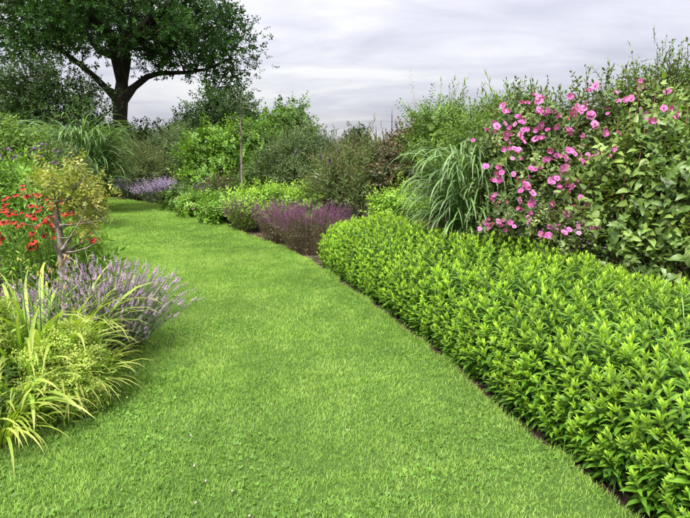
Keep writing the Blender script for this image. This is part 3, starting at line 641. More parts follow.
# ------------------------------------------------------------------ hibiscus, big leaved shrub at the right
BL = lobes_px([(672, 140, 4.9, .28, .3, .34), (640, 170, 4.9, .34, .32, .32), (690, 170, 4.7, .36, .32, .4), (660, 212, 4.6, .48, .32, .33), (612, 200, 5.0, .3, .3, .28), (622, 232, 4.7, .36, .3, .24), (715, 200, 4.4, .5, .32, .48), (680, 250, 4.3, .4, .28, .26), (640, 250, 4.5, .3, .25, .2), (655, 172, 4.8, .3, .3, .3), (690, 272, 4.25, .35, .2, .2), (655, 262, 4.4, .3, .2, .2), (720, 260, 4.0, .4, .3, .3)])
HL = lobes_px([(520, 158, 6.1, .42, .4, .42), (552, 150, 6.1, .42, .4, .44), (500, 178, 6.0, .25, .3, .35), (530, 195, 5.9, .5, .45, .4), (570, 188, 5.9, .45, .45, .45), (590, 142, 6.0, .38, .35, .42), (545, 220, 5.6, .55, .35, .3),
               (620, 128, 5.9, .32, .35, .34), (650, 124, 5.8, .36, .35, .38), (600, 215, 5.5, .45, .35, .35), (520, 132, 6.2, .22, .22, .22), (680, 132, 5.7, .35, .35, .4), (640, 170, 5.7, .55, .4, .45), (545, 243, 5.25, .5, .22, .18), (598, 243, 4.95, .4, .22, .2), (505, 225, 5.75, .3, .25, .2)])
random.seed(21)
S_hib = [spray(10, .20, .070, .042, .95, seg=2, prof='ovate') for _ in range(9)]
th, bs = shrub('hibiscus_bush', 'large hibiscus bush covered in bright pink flowers behind the hedge', 'bush', HL, 500, 9, S_hib, 'hib', cr=.12, shell=.35, stems=9, leaders=46)
def front_hit(px, py, lobes, dflt):
    d = ray(px, py); best = None
    for (cx, cy, cz, rx, ry, rz) in lobes:
        o_ = (np.array([0, 0, CAM_H])-[cx, cy, cz])/[rx, ry, rz]; q = d/[rx, ry, rz]
        A = q@q; B = o_@q; C_ = o_@o_-1; D = B*B-A*C_
        if D > 0:
            t = (-B-math.sqrt(D))/A
            if best is None or t < best: best = t
    return np.array([0, 0, CAM_H])+d*best if best else P(px, py, dflt)
def hib_flower(op):
    ts = []
    for k in range(5):
        e_ = op+random.uniform(-.15, .15)
        ts.append(ribbon(0.046, .043, 4, e_+.25, e_-.35, k*2*math.pi/5+random.uniform(-.1, .1), 'petal', .12, wav=.08))
    c = mat_id(moved(disc(.011, 6, .004), loc=(0, 0, .006)), 1); s_ = mat_id(moved(blob(.0045, .03, 5, .5), loc=(0, 0, .018)), 2)
    g_ = mat_id(tube([(0, 0, -.02), (0, 0, .004)], [.006, .010], 5), 3)
    return merge(ts+[mat_id(g_, 1)]), merge([mat_id(c, 0), mat_id(s_, 1)])
hf = [(tmesh('flower', fa, [M['pink'], M['greenstem']], r_), tmesh('flower_eye', fb_, [M['pinkeye'], M['stamen']], r_)) for (fa, fb_), r_ in ((hib_flower(op), r_) for op, r_ in ((.35, .2), (.5, .5), (.3, .8), (.7, .4), (.2, .65), (.95, .1), (1.25, .3), (1.1, .7), (.05, .9)))]
HF = [(225,113),(183,130),(262,97),(280,130),(255,140),(330,155),(137,165),(122,185),(140,185),(85,210),(213,155),(225,180),(175,200),(280,185),(252,203),(215,213),(208,235),(178,228),(348,242),(120,278),(150,282),(157,312),(202,305),(215,328),(247,350),(290,312),(310,312),(322,280),(335,298),(350,317),(375,272),(303,342),(293,372),(255,282),(150,372),(208,385),(125,415),(162,418),(168,435),(223,420),(270,450),(285,432),(318,400),(345,385),(383,377),(315,440),(390,65),(523,60),(610,70),(463,108),(480,105),(497,100),(377,115),(437,122),(520,128),(605,150),(550,157),(580,125),(450,212),(437,250),(420,250),(408,252),(455,398),(475,398),(365,357),(395,432),(335,440),(360,420),(280,455)]
HF += [(rng.uniform(110, 430), rng.uniform(110, 440)) for _ in range(38)]
for (a, b_) in HF:
    for rep in range(1 + int(rng.random() < .8) + int(rng.random() < .55) + int(rng.random() < .3)):
        px, py = 440+a/2.592, 60+b_/2.592
        if rep: px += rng.normal(0, 4.0); py += rng.normal(0, 3.8)
        p = front_hit(px, py, HL+(BL if px > 590 and py < 165 else []), 5.8); dd = ray(px, py); p = p-dd/np.linalg.norm(dd)*rng.uniform(.20, .40)
        d = np.array([[rng.normal(0, .7)-.1, -1.0, rng.normal(.4, .6)]])
        fm_ = hf[rng.integers(len(hf))]; fo = place('flower', fm_[0], th, bs, p, frames(d)[0], rng.uniform(.6, 1.15)*p[1]/5.8); link('flower_eye', fm_[1], fo)
# bare budded wands above the crown
def wand(p0, p1, buds, r0=.006, rb=.012):
    m_ = (p0+p1)/2+rng.normal(0, .03, 3); ts = [tube([p0, m_, p1], [r0, r0*.7, r0*.35], 3)]
    for k in range(buds):
        t = .35+.65*k/max(1, buds-1); q = p0+(p1-p0)*t; ts.append(mat_id(moved(blob(rb*(1.15-.5*t), rb*2.2, 5), loc=q+rng.normal(0, rb*.9, 3)), 1))
    return merge(ts)
for k, (px, y0, y1, Y) in enumerate(((533, 115, 78, 6.1), (548, 112, 76, 6.1), (527, 118, 86, 6.1), (553, 114, 87, 6.1), (586, 105, 64, 6), (573, 110, 80, 6), (610, 95, 67, 5.9), (607, 95, 73, 5.9), (632, 90, 61, 5.8), (637, 86, 62, 5.8), (628, 92, 72, 5.8), (505, 120, 96, 6.2), (498, 125, 100, 6.2))):
    bb = Buf(); bb.one(wand(P(px+rng.normal(0, 3), y0+15, Y), P(px, y1, Y), 10)); build('budded_wand', bb, [M['twig'], M['mid']], th, base=bs)

# airy small leaved shrub top right
random.seed(3)
shrub('airy_shrub', 'airy small leaved shrub at the top right edge, taller than the hibiscus', 'bush', lobes_px([(657, 92, 5.6, .20, .22, .22), (680, 98, 5.5, .25, .25, .22), (648, 100, 5.6, .18, .2, .18), (668, 72, 5.6, .07, .08, .12), (700, 100, 5.5, .32, .3, .28), (690, 122, 5.5, .36, .3, .34)]), 100, 7, [spray(7, .16, .038, .018, .9, stem=True) for _ in range(4)], 'fresh', cr=.07, shell=.2)
# big leaved shrub
th, bs = shrub('broadleaf_shrub', 'tall shrub with large heart shaped pale green leaves at right edge', 'bush', BL, 200, 5, [spray(5, .18, .095, .06, 1.2, seg=2, prof='heart', droop=1.0) for _ in range(5)], 'big', cr=.11, shell=.25, stems=7)
bl = [tmesh('leaf', ribbon(.13*s_, .085*s_, 5, random.uniform(.1, .6), random.uniform(-1.2, -.4), 0, 'heart', .16, g=(0, 1), wav=.05), [M['big']], r_) for s_, r_ in ((.9, .3), (1, .6), (1.1, .9), (.8, .5), (1.0, .1), (1.15, .75))]
pos, od = in_lobes(BL, 700, .85, -.4); ok = (od[:, 1] < .25); pos, od = pos[ok][:260], od[ok][:260]
for p, d in zip(pos, od):
    az = math.atan2(d[1], d[0])+rng.normal(0, .7)
    place('leaf', bl[rng.integers(6)], th, bs, p, rotz(az) @ np.array(Matrix.Rotation(rng.normal(0, .45), 3, 'X')), rng.uniform(.55, 1.25))
M['redstem'] = surf_mat('reddish stem', [(.10, .045, .03), (.19, .09, .055)], 9, bump=0.1)
for (px, y1, Y) in ((604, 150, 4.9), (618, 118, 4.9), (632, 104, 4.8), (645, 128, 4.6), (656, 92, 4.8), (668, 110, 4.5), (676, 86, 4.7), (688, 104, 4.5), (697, 90, 4.6), (626, 165, 4.6), (640, 84, 4.9)):
    c = P(px, y1, Y); g0 = np.array([bs[0]+(c[0]-bs[0])*.7, Y+.1, 0]); m2 = (g0+c)/2+rng.normal(0, .04, 3); bb = Buf(); bb.one(tube([g0, m2, c], [.009, .007, .003], 5)); build('stem', bb, [M['redstem']], th, base=bs)
    for q in range(9):
        t = .55+.05*q; p = g0+(c-g0)*t+(m2-(g0+c)/2)*math.sin(math.pi*t)
        place('leaf', bl[rng.integers(6)], th, bs, p, rotz(q*2.4+rng.normal(0, .4)), rng.uniform(.45, .85)*(1.25-.5*t))
for k, (px, y0, y1, Y) in enumerate(((659, 196, 158, 4.62), (681, 184, 158, 4.58))):
    a, c = P(px-1, y0+70, Y), P(px-3, y1-6, Y); g0 = a.copy(); g0[2] = -.02; g0[0] += .02
    ts = [tube([g0, g0+(c-g0)*.5+[.006, 0, 0], c], [.0075, .007, .006], 8)]
    for q in (.25, .45, .62, .8, .95): ts.append(moved(blob(.0105, .012, 8), loc=g0+(c-g0)*q+[.003, 0, 0]))
    bb = Buf(); bb.one(merge(ts)); o = build('garden_cane', bb, [M['cane']], base=g0); o.location = g0
    tag(o, ('left bamboo cane standing among the big heart shaped leaves', 'right bamboo cane near the photo edge among the big leaves')[k], 'cane', 'bamboo canes in the broad leaved shrub')

# ------------------------------------------------------------------ the hedge
random.seed(14)
def shoot(Ls, nl, sg=3, age=1.0):
    ts = []
    for k in range(nl):          # k = 0 lowest
        t = k/(nl-1); z = -Ls*(1-t)**1.05-.012
        ll = (.066+.034*math.sin(math.pi*min(1, t*1.05)))*random.uniform(.85, 1.15)*(1-.30*t**3)
        e_ = -.15+1.0*t+random.uniform(-.15, .15); a0 = k*math.pi/2+random.uniform(-.25, .25)
        for s_ in (0, math.pi):
            ts.append(ribbon(ll, ll*.29, sg, e_+.35, e_-.35-.3*(1-t), a0+s_, 'leaf', .22, (max(0, t*1.05-.42), max(0, t*1.15-.40)), (0, 0, z)))
    for k in range(6):
        ts.append(ribbon(.042*random.uniform(.8, 1.2), .0135, 2, .85+.08*k, 1.0+.05*k, k*1.9, 'leaf', .25, (.8, 1.0), (0, 0, -.004+.003*k)))
    t_ = tube([(0, 0, -Ls-.08), (0, 0, .0)], [.003, .0018], 3, .25, cap=False); ts.append(t_)
    t_ = merge(ts); t_.c[:, 0] = np.clip(t_.c[:, 0]*age, 0, 1); return t_
AGE = (1.05, .8, .95, 1.05, .85, 1, .7, 1.05, .92, .85, 1.05, .95)
SH = [shoot(random.uniform(.17, .28), random.choice((7, 8, 9)), 3, a_) for a_ in AGE]
SHF = [shoot(random.uniform(.17, .27), 7, 2, a_) for a_ in AGE]
HFR = [(1.98, .2), (1.66, 1.2)]+[tuple(G(*p)[:2]+[.02, .02]) for p in ((622, 510), (572, 468), (520, 429), (470, 384), (405, 330), (345, 286), (318, 264))]
HBK = [(3.3, .2), (2.95, 1.2), (2.75, 2.4), (2.62, 3.3), (2.4, 4.3), (2.15, 5.1), (1.5, 6.0), (.75, 6.9), (.25, 7.45)]
hfr, hbk = spline(HFR, 120), spline(HBK, 120)
def hedge_surface(u, s_):
    """u along 0..1 (near to far), s_ over the section: front foot, face, top, back"""
    i_ = u*118.999; k = i_.astype(int); fr = (i_-k)[:, None]
    A = hfr[k]*(1-fr)+hfr[k+1]*fr; B = hbk[k]*(1-fr)+hbk[k+1]*fr
    kk = np.array([0, .12, .26, .40, .52, .68, .85, 1.0]); vv = np.array([.03, -.015, .00, .07, .22, .55, .87, 1.02]); zz_ = np.array([.07, .22, .41, .57, .67, .71, .68, .50])
    v_ = np.interp(s_, kk, vv); z = np.interp(s_, kk, zz_)
    dv = np.interp(s_+.03, kk, vv)-np.interp(s_-.03, kk, vv); dz = np.interp(s_+.03, kk, zz_)-np.interp(s_-.03, kk, zz_)
    W_ = np.linalg.norm(B-A, axis=1); ac = unit(B-A)
    endf = np.clip((1-u)/.07, 0, 1)**.5; z = z*(.45+.55*endf)*(.86+.28*fbm(A[:, 0]*2.4+v_*3.2, A[:, 1]*2.4, 61, 3))
    p = A+(B-A)*v_[:, None]
    nrm = np.stack([-dz*ac[:, 0], -dz*ac[:, 1], dv*W_], 1); nrm = unit(nrm)
    al = np.gradient(hfr, axis=0)[k]; al = unit(al)
    nrm[:, :2] += al*((1-endf)*.7)[:, None]
    return np.concatenate([p, z[:, None]], 1), nrm
nu, nv = 86, 29
U, S_ = np.meshgrid((np.arange(nu)+.5)/nu, (np.arange(nv)+.5)/nv, indexing='ij')
def hedge_layer(step, off):
    u = np.clip(U.ravel()[::step]+rng.normal(0, .30/nu, U.size)[::step], 0, .9999); s_ = np.clip(S_.ravel()[::step]+rng.normal(0, .30/nv, U.size)[::step], 0, 1)
    p, n_ = hedge_surface(u, s_); p = p+n_*off+rng.normal(0, .014, p.shape); p[:, 2] = np.maximum(p[:, 2], .07)
    d = n_*np.array([.50, .50, .25])+np.array([0, 0, .85])+rng.normal(0, .11, p.shape)
    return p, unit(d)
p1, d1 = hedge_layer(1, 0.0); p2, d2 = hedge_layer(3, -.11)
base = np.array([*((hfr[60]+hbk[60])/2), 0.0])
th = thing('hedge', 'long low hedge of bright lime green leafy shoots along the lawn', 'hedge', base)
SHM = [tmesh('shoot', t, [M['phlox']], (.1+.37*k) % 1.0) for k, t in enumerate(SH)]
dist = np.linalg.norm(p1-[0, 0, CAM_H], axis=1)
infr = (np.abs(p1[:, 0]) < .66*p1[:, 1]) & (p1[:, 1] > 1.9)
facing = np.einsum('ij,ij->i', unit(np.array([[0, 0, CAM_H]])-p1), d1)
rank = np.argsort(np.where(infr, dist-facing*.6, 99)); chosen = set(rank[:300].tolist())
j = rng.integers(0, len(SH), len(p1)); R1 = frames(d1); s1 = rng.uniform(.72, 1.18, len(p1))*np.clip(.74+p1[:, 2]*.5, .7, 1.0)
for k in chosen: place('shoot', SHM[j[k]], th, base, p1[k], R1[k], float(s1[k]))
buf = Buf(); restm = np.array([k not in chosen for k in range(len(p1))])
for q in range(len(SH)):
    nearm = p1[:, 1] < 4.3
    sel = restm & (j == q) & nearm; buf.add(SH[q], R1[sel], p1[sel], s1[sel])
    sel = restm & (j == q) & ~nearm; buf.add(SHF[q], R1[sel], p1[sel], s1[sel])
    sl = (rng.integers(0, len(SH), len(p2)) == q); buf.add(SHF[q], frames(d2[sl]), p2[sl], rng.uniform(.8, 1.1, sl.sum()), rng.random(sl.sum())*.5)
build('shoots', buf, [M['phlox']], th, kind='stuff', base=base)
sb = Buf()
for k in range(0, len(p1), 3):
    if p1[k, 2] > .3:
        foot = p1[k].copy(); foot[:2] += (base[:2]-p1[k, :2])*0+rng.normal(0, .04, 2)-d1[k, :2]*.25; foot[2] = -.02
        sb.one(tube([foot, p1[k]-d1[k]*.15], [.0045, .003], 3, cap=False))
build('stems', sb, [M['greenstem']], th, kind='stuff', base=base)

# bits of dry stalk on the bare soil strip
mb = Buf()
for k in range(620):
    i_ = rng.integers(18, 110); a = rc[min(NS-2, int(NS*.12)+rng.integers(0, 90))]; off = rng.uniform(.01, .34)
    x, y = a[0]+off*.75, a[1]+off*.55; L_ = rng.uniform(.02, .13); az = rng.random()*6.28
    z0 = -.035+.05*float(fbm(np.array([x*6]), np.array([y*6]), 5, 4)[0])+.004
    mb.one(tube([(x, y, z0), (x+math.cos(az)*L_*.5, y+math.sin(az)*L_*.5, z0+.006), (x+math.cos(az)*L_, y+math.sin(az)*L_, z0+rng.uniform(0, .012))], [.0022, .002, .0012], 3), rng.random())
tag(build('dry_stalks', mb, [M['drystem']], kind='stuff'), 'scattered dry stalk litter on the bare soil beside the hedge', 'litter')

# ------------------------------------------------------------------ spiky flower clumps
def spike(L, r, nwh, g0=0, loose=1.0):
    ts = []
    for k in range(nwh):
        t = k/max(1, nwh-1)
        for q in range(3):
            a = q*2.09+k*1.1+random.uniform(-.4, .4); rr = r*(1-.55*t)*random.uniform(.6, 1.1)
            bq = blob(rr*.62, rr*1.5, 4, .3+.7*t, 1); ts.append(moved(bq, loc=(math.cos(a)*rr*.75, math.sin(a)*rr*.75, t*L+random.uniform(-1, 1)*L/nwh*.3*loose)))
    return merge(ts)
def spiky(name, label, cat, base, n, H, spread, tilt, mats, spikeL, spikeR, nwh=6, leaves=900, leafL=.05, parts=0, ell=(1, 1), lean=(0, 0), stem_r=.0022, gap=0.0, group=None, hvar=(.7, 1.05), flowers='flower_spike', jit=.10):
    base = np.asarray(base, float); th = thing(name, label, cat, base, group); fm, sm, lm = mats
    va = [spike(spikeL*random.uniform(.75, 1.25), spikeR, nwh) for _ in range(6)]
    vm_ = [tmesh('flower_spike', t, [M[fm]], .1+.15*k) for k, t in enumerate(va)]
    fb, st, lf = Buf(), Buf(), Buf(); 
    for k in range(n):
        az = rng.random()*2*math.pi; q = math.sqrt(rng.random()); h = H*rng.uniform(*hvar)*(1-.12*q*q)
        x0 = np.array([math.cos(az)*q*spread*ell[0]*.55, math.sin(az)*q*spread*ell[1]*.55, 0])
        d = unit(np.array([math.cos(az)*q*tilt*ell[0]+lean[0]+rng.normal(0, jit), math.sin(az)*q*tilt*ell[1]+lean[1]+rng.normal(0, jit), 1.0]))
        a = base+x0; bnd = np.array([d[0], d[1], 0])*.10; c = a+d*h-np.array([0, 0, .05*q*h]); m_ = a+d*h*.5-bnd*h*.6+rng.normal(0, .008, 3); top = c+d*.0
        st.one(tube([a, m_, c], [stem_r*1.3, stem_r, stem_r*.7], 3, .4, cap=False), rng.random())
        dd = unit(c-m_); j_ = random.randrange(6); s_ = rng.uniform(.75, 1.2); fr = frames(dd[None])
        if k < parts: place(flowers, vm_[j_], th, base, c, fr[0], s_)
        else: fb.add(va[j_], fr, c[None], np.array([s_]))
        for w_ in range(int(leaves/n)):
            t = rng.random()**.8*.9; p = a+(c-a)*t+rng.normal(0, .012, 3); p[2] = max(p[2], .01)
            dl = unit(rdir(1, -.1)+d[None]*.7)
            lf.add(diamond(leafL*(1.2-.5*t), leafL*.26, .9, 0), frames(dl), p[None], rng.uniform(.7, 1.2, 1))
    build('stems', st, [M[sm]], th, kind='stuff', base=base)
    if fb.v: build('flower_spikes', fb, [M[fm]], th, kind='stuff', base=base)
    if lf.v: build('foliage', lf, [M[lm]], th, kind='stuff', base=base)
    return th, base
random.seed(31)
spiky('lavender_plant', 'big mauve lavender clump leaning over the left lawn edge', 'plant', [-1.90, 3.86, 0], 950, .70, .38, .58, ('lavfl', 'lavleaf', 'lavleaf'), .058, .0085, 6, 5700, .05, parts=280, ell=(.95, 1.0), lean=(.10, -.08), hvar=(.42, 1.16), jit=.30)
spiky('lavender_plant', 'smaller lavender patch at the foot of the golden shrub', 'plant', [-2.55, 4.05, 0], 110, .52, .30, .5, ('lavfl', 'lavleaf', 'lavleaf'), .06, .0085, 6, 1500, .05, parts=40)
spiky('purple_sage', 'wide dark purple flower spike clump at the hedge far end', 'plant', [*G(306, 255)[:2]+np.array([.06, .26]), 0], 330, .78, .54, .50, ('salfl', 'salstem', 'salstem'), .15, .011, 8, 1600, .05, parts=160, ell=(1.1, .8), stem_r=.003, hvar=(.6, 1.02))
spiky('purple_sage', 'dark purple flower spike clump touching its twin, nearer the lime green drift', 'plant', [*G(277, 245)[:2]+np.array([.02, .30]), 0], 260, .72, .45, .45, ('salfl', 'salstem', 'salstem'), .15, .011, 8, 1300, .05, parts=100, stem_r=.003, hvar=(.6, 1.02))
spiky('purple_sage', 'small brownish purple spike clump beside the cream flowered plants', 'plant', [*G(240, 233)[:2]+np.array([.05, .22]), 0], 190, .68, .34, .45, ('salfl', 'salstem', 'helen'), .12, .010, 7, 1500, .06, parts=60, stem_r=.003, hvar=(.6, 1.02))
for k, (px, py, dx, dy, n, H, sp, lb) in enumerate(((202, 214, 0, 1.35, 230, .78, .6, 'rightmost pale grey mauve catmint mound, behind the cream flowered plants'), (186, 207, 0, 1.2, 230, .76, .7, 'pale grey mauve catmint mound second from right in the far bed'), (170, 205, 0, .6, 230, .64, .7, 'pale grey mauve catmint mound third from right in the far bed'), (158, 203, 0, .4, 210, .6, .8, 'mauve catmint mound bulging over the far lawn edge'), (136, 199, .1, .2, 260, .72, .7, 'grey catmint mound where the lawn disappears round the bend'), (114, 196, .1, .2, 260, .75, .7, 'leftmost grey catmint mound beside the golden shrub'))):
    g = G(px, py); spiky('catmint_mound', lb, 'plant', [g[0]+dx, g[1]+dy, 0], n, H, sp, .9, ('catm', 'lavleaf', 'lavleaf'), .22, .034, 5, 900, .10, ell=(1.2, .8), stem_r=.004, group='catmint mounds edging the far lawn')

# cream flowered leafy plants, lime drift, pinkish tall plants of the far bed
random.seed(41)
S_cream = [spray(9, .16, .10, .05, 1.1, seg=2, prof='ovate', opp=True) for _ in range(4)]
crm = tmesh('flower_head', merge([moved(blob(.018, .018, 5, .5, 2), loc=(random.gauss(0, .024), random.gauss(0, .024), random.gauss(.02, .008))) for _ in range(14)]+[moved(blob(.028, .03, 6, .5), loc=(0, 0, .014))]), [M['cream']])
for k, (px, py, Yo, w_, lb) in enumerate(((178, 213, .35, .40, 'leafy green plant with cream edges next to the catmint'), (198, 219, .32, .38, 'middle leafy plant with cream flower heads in the far bed'), (220, 226, .30, .36, 'leafy plant with most cream flower heads beside the small purple clump'))):
    g = G(px, py); g[1] += Yo; th, bs = shrub('cream_flower_plant', lb, 'plant', [(g[0], g[1], .22, w_, .3, .24), (g[0]+.2, g[1]+.2, .28, w_*.8, .3, .2), (g[0]-.18, g[1]+.1, .2, w_*.7, .3, .2)], 75, 10, S_cream, 'helen' if k else 'mid', cr=.07, stems=4, group='cream flowered plants of the far bed', tip_r=.004)
    for q in range((5, 13, 20)[k]):
        a = rng.random()*6.28; r_ = math.sqrt(rng.random())
        place('flower_head', crm, th, bs, [g[0]+math.cos(a)*r_*w_*.9, g[1]-.05+math.sin(a)*.2-.12, .44-.22*r_+rng.normal(0, .03)], frames(np.array([[rng.normal(0, .3), -.6, 1]]))[0], rng.uniform(.5, .95))
g = P(275, 200, 10.6)
shrub('lime_plant', 'flat topped lime green leafy drift behind the purple clumps', 'plant', [(*P(262, 203, 10.6)[:2], .45, .55, .45, .30), (*P(285, 203, 10.4)[:2], .48, .6, .45, .30), (*P(305, 203, 10.0)[:2], .48, .5, .45, .28), (*P(250, 210, 10.8)[:2], .38, .4, .4, .28)], 190, 8, [spray(9, .17, .08, .034, .9, seg=2, opp=True) for _ in range(4)], 'lime', cr=.08, tip_r=.004)
for k, (px, Y, H, w_, mt, lb) in enumerate(((205, 15.4, .85, .55, 'olive', 'pinkish feathery plant mass behind the cream flowered plants'), (230, 13.9, .78, .5, 'olive', 'olive feathery plant mass left of the thin trunk'), (165, 17.6, .85, .8, 'grey', 'feathery grey plant mass behind the catmint mounds'))):
    p = P(px, 200, Y); shrub('feathery_plant', lb, 'plant', [(p[0], Y, H*.55, w_, .5, H*.42), (p[0]+.35, Y+.1, H*.5, w_*.7, .5, H*.4), (p[0]-.35, Y+.1, H*.5, w_*.7, .5, H*.4)], 120, 12, [spray(12, .26, .07, .014, .5, stem=True) for _ in range(3)]+[merge([spray(6, .2, .06, .014, .5), mat_id(moved(blob(.022, .06, 5, .8), loc=(0, 0, .22)), 2)])], mt, cr=.10, group='feathery plants of the far bed', tip_r=.004)
for o in bpy.data.objects:
    if o.name.startswith('foliage') and o.parent and o.parent.name.startswith('feathery'): o.data.materials.append(M['blush'])

# low plants on the far left under the silver grass
random.seed(51)
shrub('lime_plant', 'lime green leafy patch below the left silver grass', 'plant', [(*P(105, 188, 18.6)[:2], .55, .9, .5, .42), (*P(122, 186, 18.8)[:2], .55, .8, .5, .42), (*P(140, 186, 19.0)[:2], .5, .7, .5, .42)], 120, 11, S_mid, 'hazel', cr=.12)
# ------------------------------------------------------------------ left bed, middle distance
shrub('green_shrub', 'light green shrub at left edge below the dark thicket', 'bush', lobes_px([(5, 150, 10, .5, .5, .35), (-20, 145, 10, .5, .5, .5), (22, 165, 9.8, .4, .4, .3), (0, 172, 9.6, .8, .5, .4)]), 150, 12, S_mid, 'fresh', cr=.12)
shrub('grey_shrub', 'dusky grey green plant left of the silver grass clump', 'bush', lobes_px([(45, 165, 10.5, .5, .4, .3), (62, 168, 10.6, .45, .4, .25), (52, 180, 10.2, .7, .4, .3), (30, 158, 10.6, .3, .3, .2), (70, 182, 10.6, .35, .35, .2)]), 120, 12, S_nar, 'grey', cr=.11)
def verbena():
    base = np.array([*P(25, 200, 7.6)[:2], 0.0]); th = thing('verbena_plant', 'airy verbena with small purple flower heads on thin stems at left', 'plant', base); st = Buf()
    hm = tmesh('flower_head', merge([moved(blob(.010, .012, 5, .5, 1), loc=(random.gauss(0, .012), random.gauss(0, .012), random.gauss(0, .006))) for _ in range(14)]+[blob(.021, .02, 6, .5)]), [M['verb']])
    hs = [(8, 148), (2, 158), (20, 157), (12, 160), (0, 152), (28, 165), (6, 170), (18, 171), (35, 155), (44, 146), (52, 161), (58, 150), (40, 168), (30, 175), (3, 180), (15, 178), (24, 152), (48, 172), (-6, 160), (-8, 172), (33, 147), (10, 166), (25, 181), (53, 168)]
    for (px, py) in hs:
        c = P(px+rng.normal(0, 1.5), py+rng.normal(0, 1.5), 7.6+rng.uniform(-.35, .35)); a = base+[(c[0]-base[0])*.5, rng.normal(0, .15), 0]
        m_ = (a+c)/2+rng.normal(0, .05, 3); st.one(tube([a, m_, c], [.005, .004, .0025], 3), rng.random())
        place('flower_head', hm, th, base, c, frames(rdir(1, .6))[0], rng.uniform(.7, 1.3))
        for s_ in (-1, 1):
            q = c+np.array([s_*rng.uniform(.03, .07), rng.normal(0, .03), -rng.uniform(0, .03)]); st.one(tube([c-(c-m_)*.2, q], [.002, .0015], 3), rng.random()); place('flower_head', hm, th, base, q, frames(rdir(1, .6))[0], rng.uniform(.5, .9))
    build('stems', st, [M['salstem']], th, kind='stuff', base=base)
    lf = Buf(); pos, od = in_lobes([(base[0], base[1], .55, .75, .4, .5)], 110, .2); scatter(lf, S_nar, pos, od, 7, .1); build('foliage', lf, [M['olive'], M['salstem']], th, kind='stuff', base=base)
verbena()
random.seed(61)
shrub('green_plant', 'fresh green leafy clump between the verbena and red flowers', 'plant', lobes_px([(15, 195, 6.3, .35, .35, .28), (38, 205, 6.2, .35, .35, .28), (-8, 198, 6.2, .35, .35, .3), (10, 225, 6.0, .5, .35, .4), (45, 230, 6.0, .4, .35, .4), (-15, 240, 5.8, .3, .3, .4)]), 160, 8, [spray(10, .2, .09, .028, .7, seg=2) for _ in range(4)], 'helen', cr=.08)

# helenium with red flowers
def helenium():
    Y0 = 4.9; base = np.array([*P(45, 300, Y0)[:2], 0.0]); th = thing('helenium_plant', 'tall clump of red daisy like helenium flowers at left', 'plant', base)
    def daisy(dr):
        ts = [ribbon(.030*random.uniform(.85, 1.1), .0155, 3, -dr+.15, -dr-.35, k*2*math.pi/11+random.uniform(-.1, .1), 'petal', .05) for k in range(11)]
        return merge(ts)
    cone = tmesh('cone', moved(blob(.0105, .016, 7, .5), loc=(0, 0, .003)), [M['cone']])
    dm = [tmesh('flower', daisy(dr), [M['red']], r_) for dr, r_ in ((.2, .2), (.45, .5), (.1, .35), (.6, .75), (.3, .95))]
    HE = [(110,40),(75,73),(180,68),(25,90),(225,100),(130,75),(15,120),(150,125),(35,145),(45,165),(65,155),(110,157),(185,150),(140,175),(165,180),(15,208),(40,205),(80,222),(120,212),(210,200),(180,225),(175,240),(240,180),(260,190),(265,240),(5,258),(12,280),(215,268),(160,275),(155,285),(260,283),(133,320),(165,325),(200,318),(335,155),(385,150),(325,175),(395,170),(440,185),(335,215),(330,245),(410,225),(435,265),(395,295),(440,290),(460,290),(455,305),(490,295),(270,215),(255,225),(305,105),(385,215),(370,245),(315,165),(355,160),(375,140),(30,160),(190,75),(240,108),(235,205),(222,205),(150,335),(175,330),(-20,150),(-30,230),(-15,310)]
    st, lf = Buf(), Buf()
    HE = HE+[(a_+rng.normal(0, 14), b_+rng.normal(0, 12)) for (a_, b_) in HE[::2]]
    for (a_, b_) in HE:
        px, py = a_/4.93, 180+b_/4.93; Y = Y0+rng.uniform(-.25, .30)+(.35 if px > 62 else 0)
        c = P(px, py, Y); g = base+[(c[0]-base[0])*.65, (c[1]-base[1])*.6, 0]; m_ = (g+c)/2+np.array([(c[0]-base[0])*.08, 0, .05])+rng.normal(0, .02, 3)
        st.one(tube([g, m_, c], [.004, .0032, .002], 4), rng.random())
        fo = place('flower', dm[rng.integers(5)], th, base, c, frames(np.array([[rng.normal(0, .35), -.45+rng.normal(0, .3), 1]]))[0], rng.uniform(1.05, 1.45)); link('cone', cone, fo)
        for k in range(22):
            t = rng.random()*.9; p = g+(c-g)*t+(m_-(g+c)/2)*math.sin(math.pi*t); d = unit(rdir(1, -.2)+np.array([[0, 0, .5]]))
            lf.add(HLF[rng.integers(3)], frames(d), p[None], np.array([rng.uniform(.5, 1.0)*(1.15-.5*t)]))
    pos, od = in_lobes([(base[0]-.05, base[1]+.25, .5, .65, .35, .45), (base[0]+.25, base[1]+.3, .42, .3, .25, .36)], 130, .2); scatter(lf, [moved(t) for t in HLF], pos, od, 12, .1)
    build('stems', st, [M['greenstem']], th, kind='stuff', base=base); build('foliage', lf, [M['helen']], th, kind='stuff', base=base)
HLF = [ribbon(.095, .018, 3, 1.2, .7, 0, 'leaf', .2), ribbon(.08, .016, 3, 1.1, .3, 0, 'leaf', .2), ribbon(.105, .020, 3, 1.3, 1.0, 0, 'leaf', .2)]
helenium()

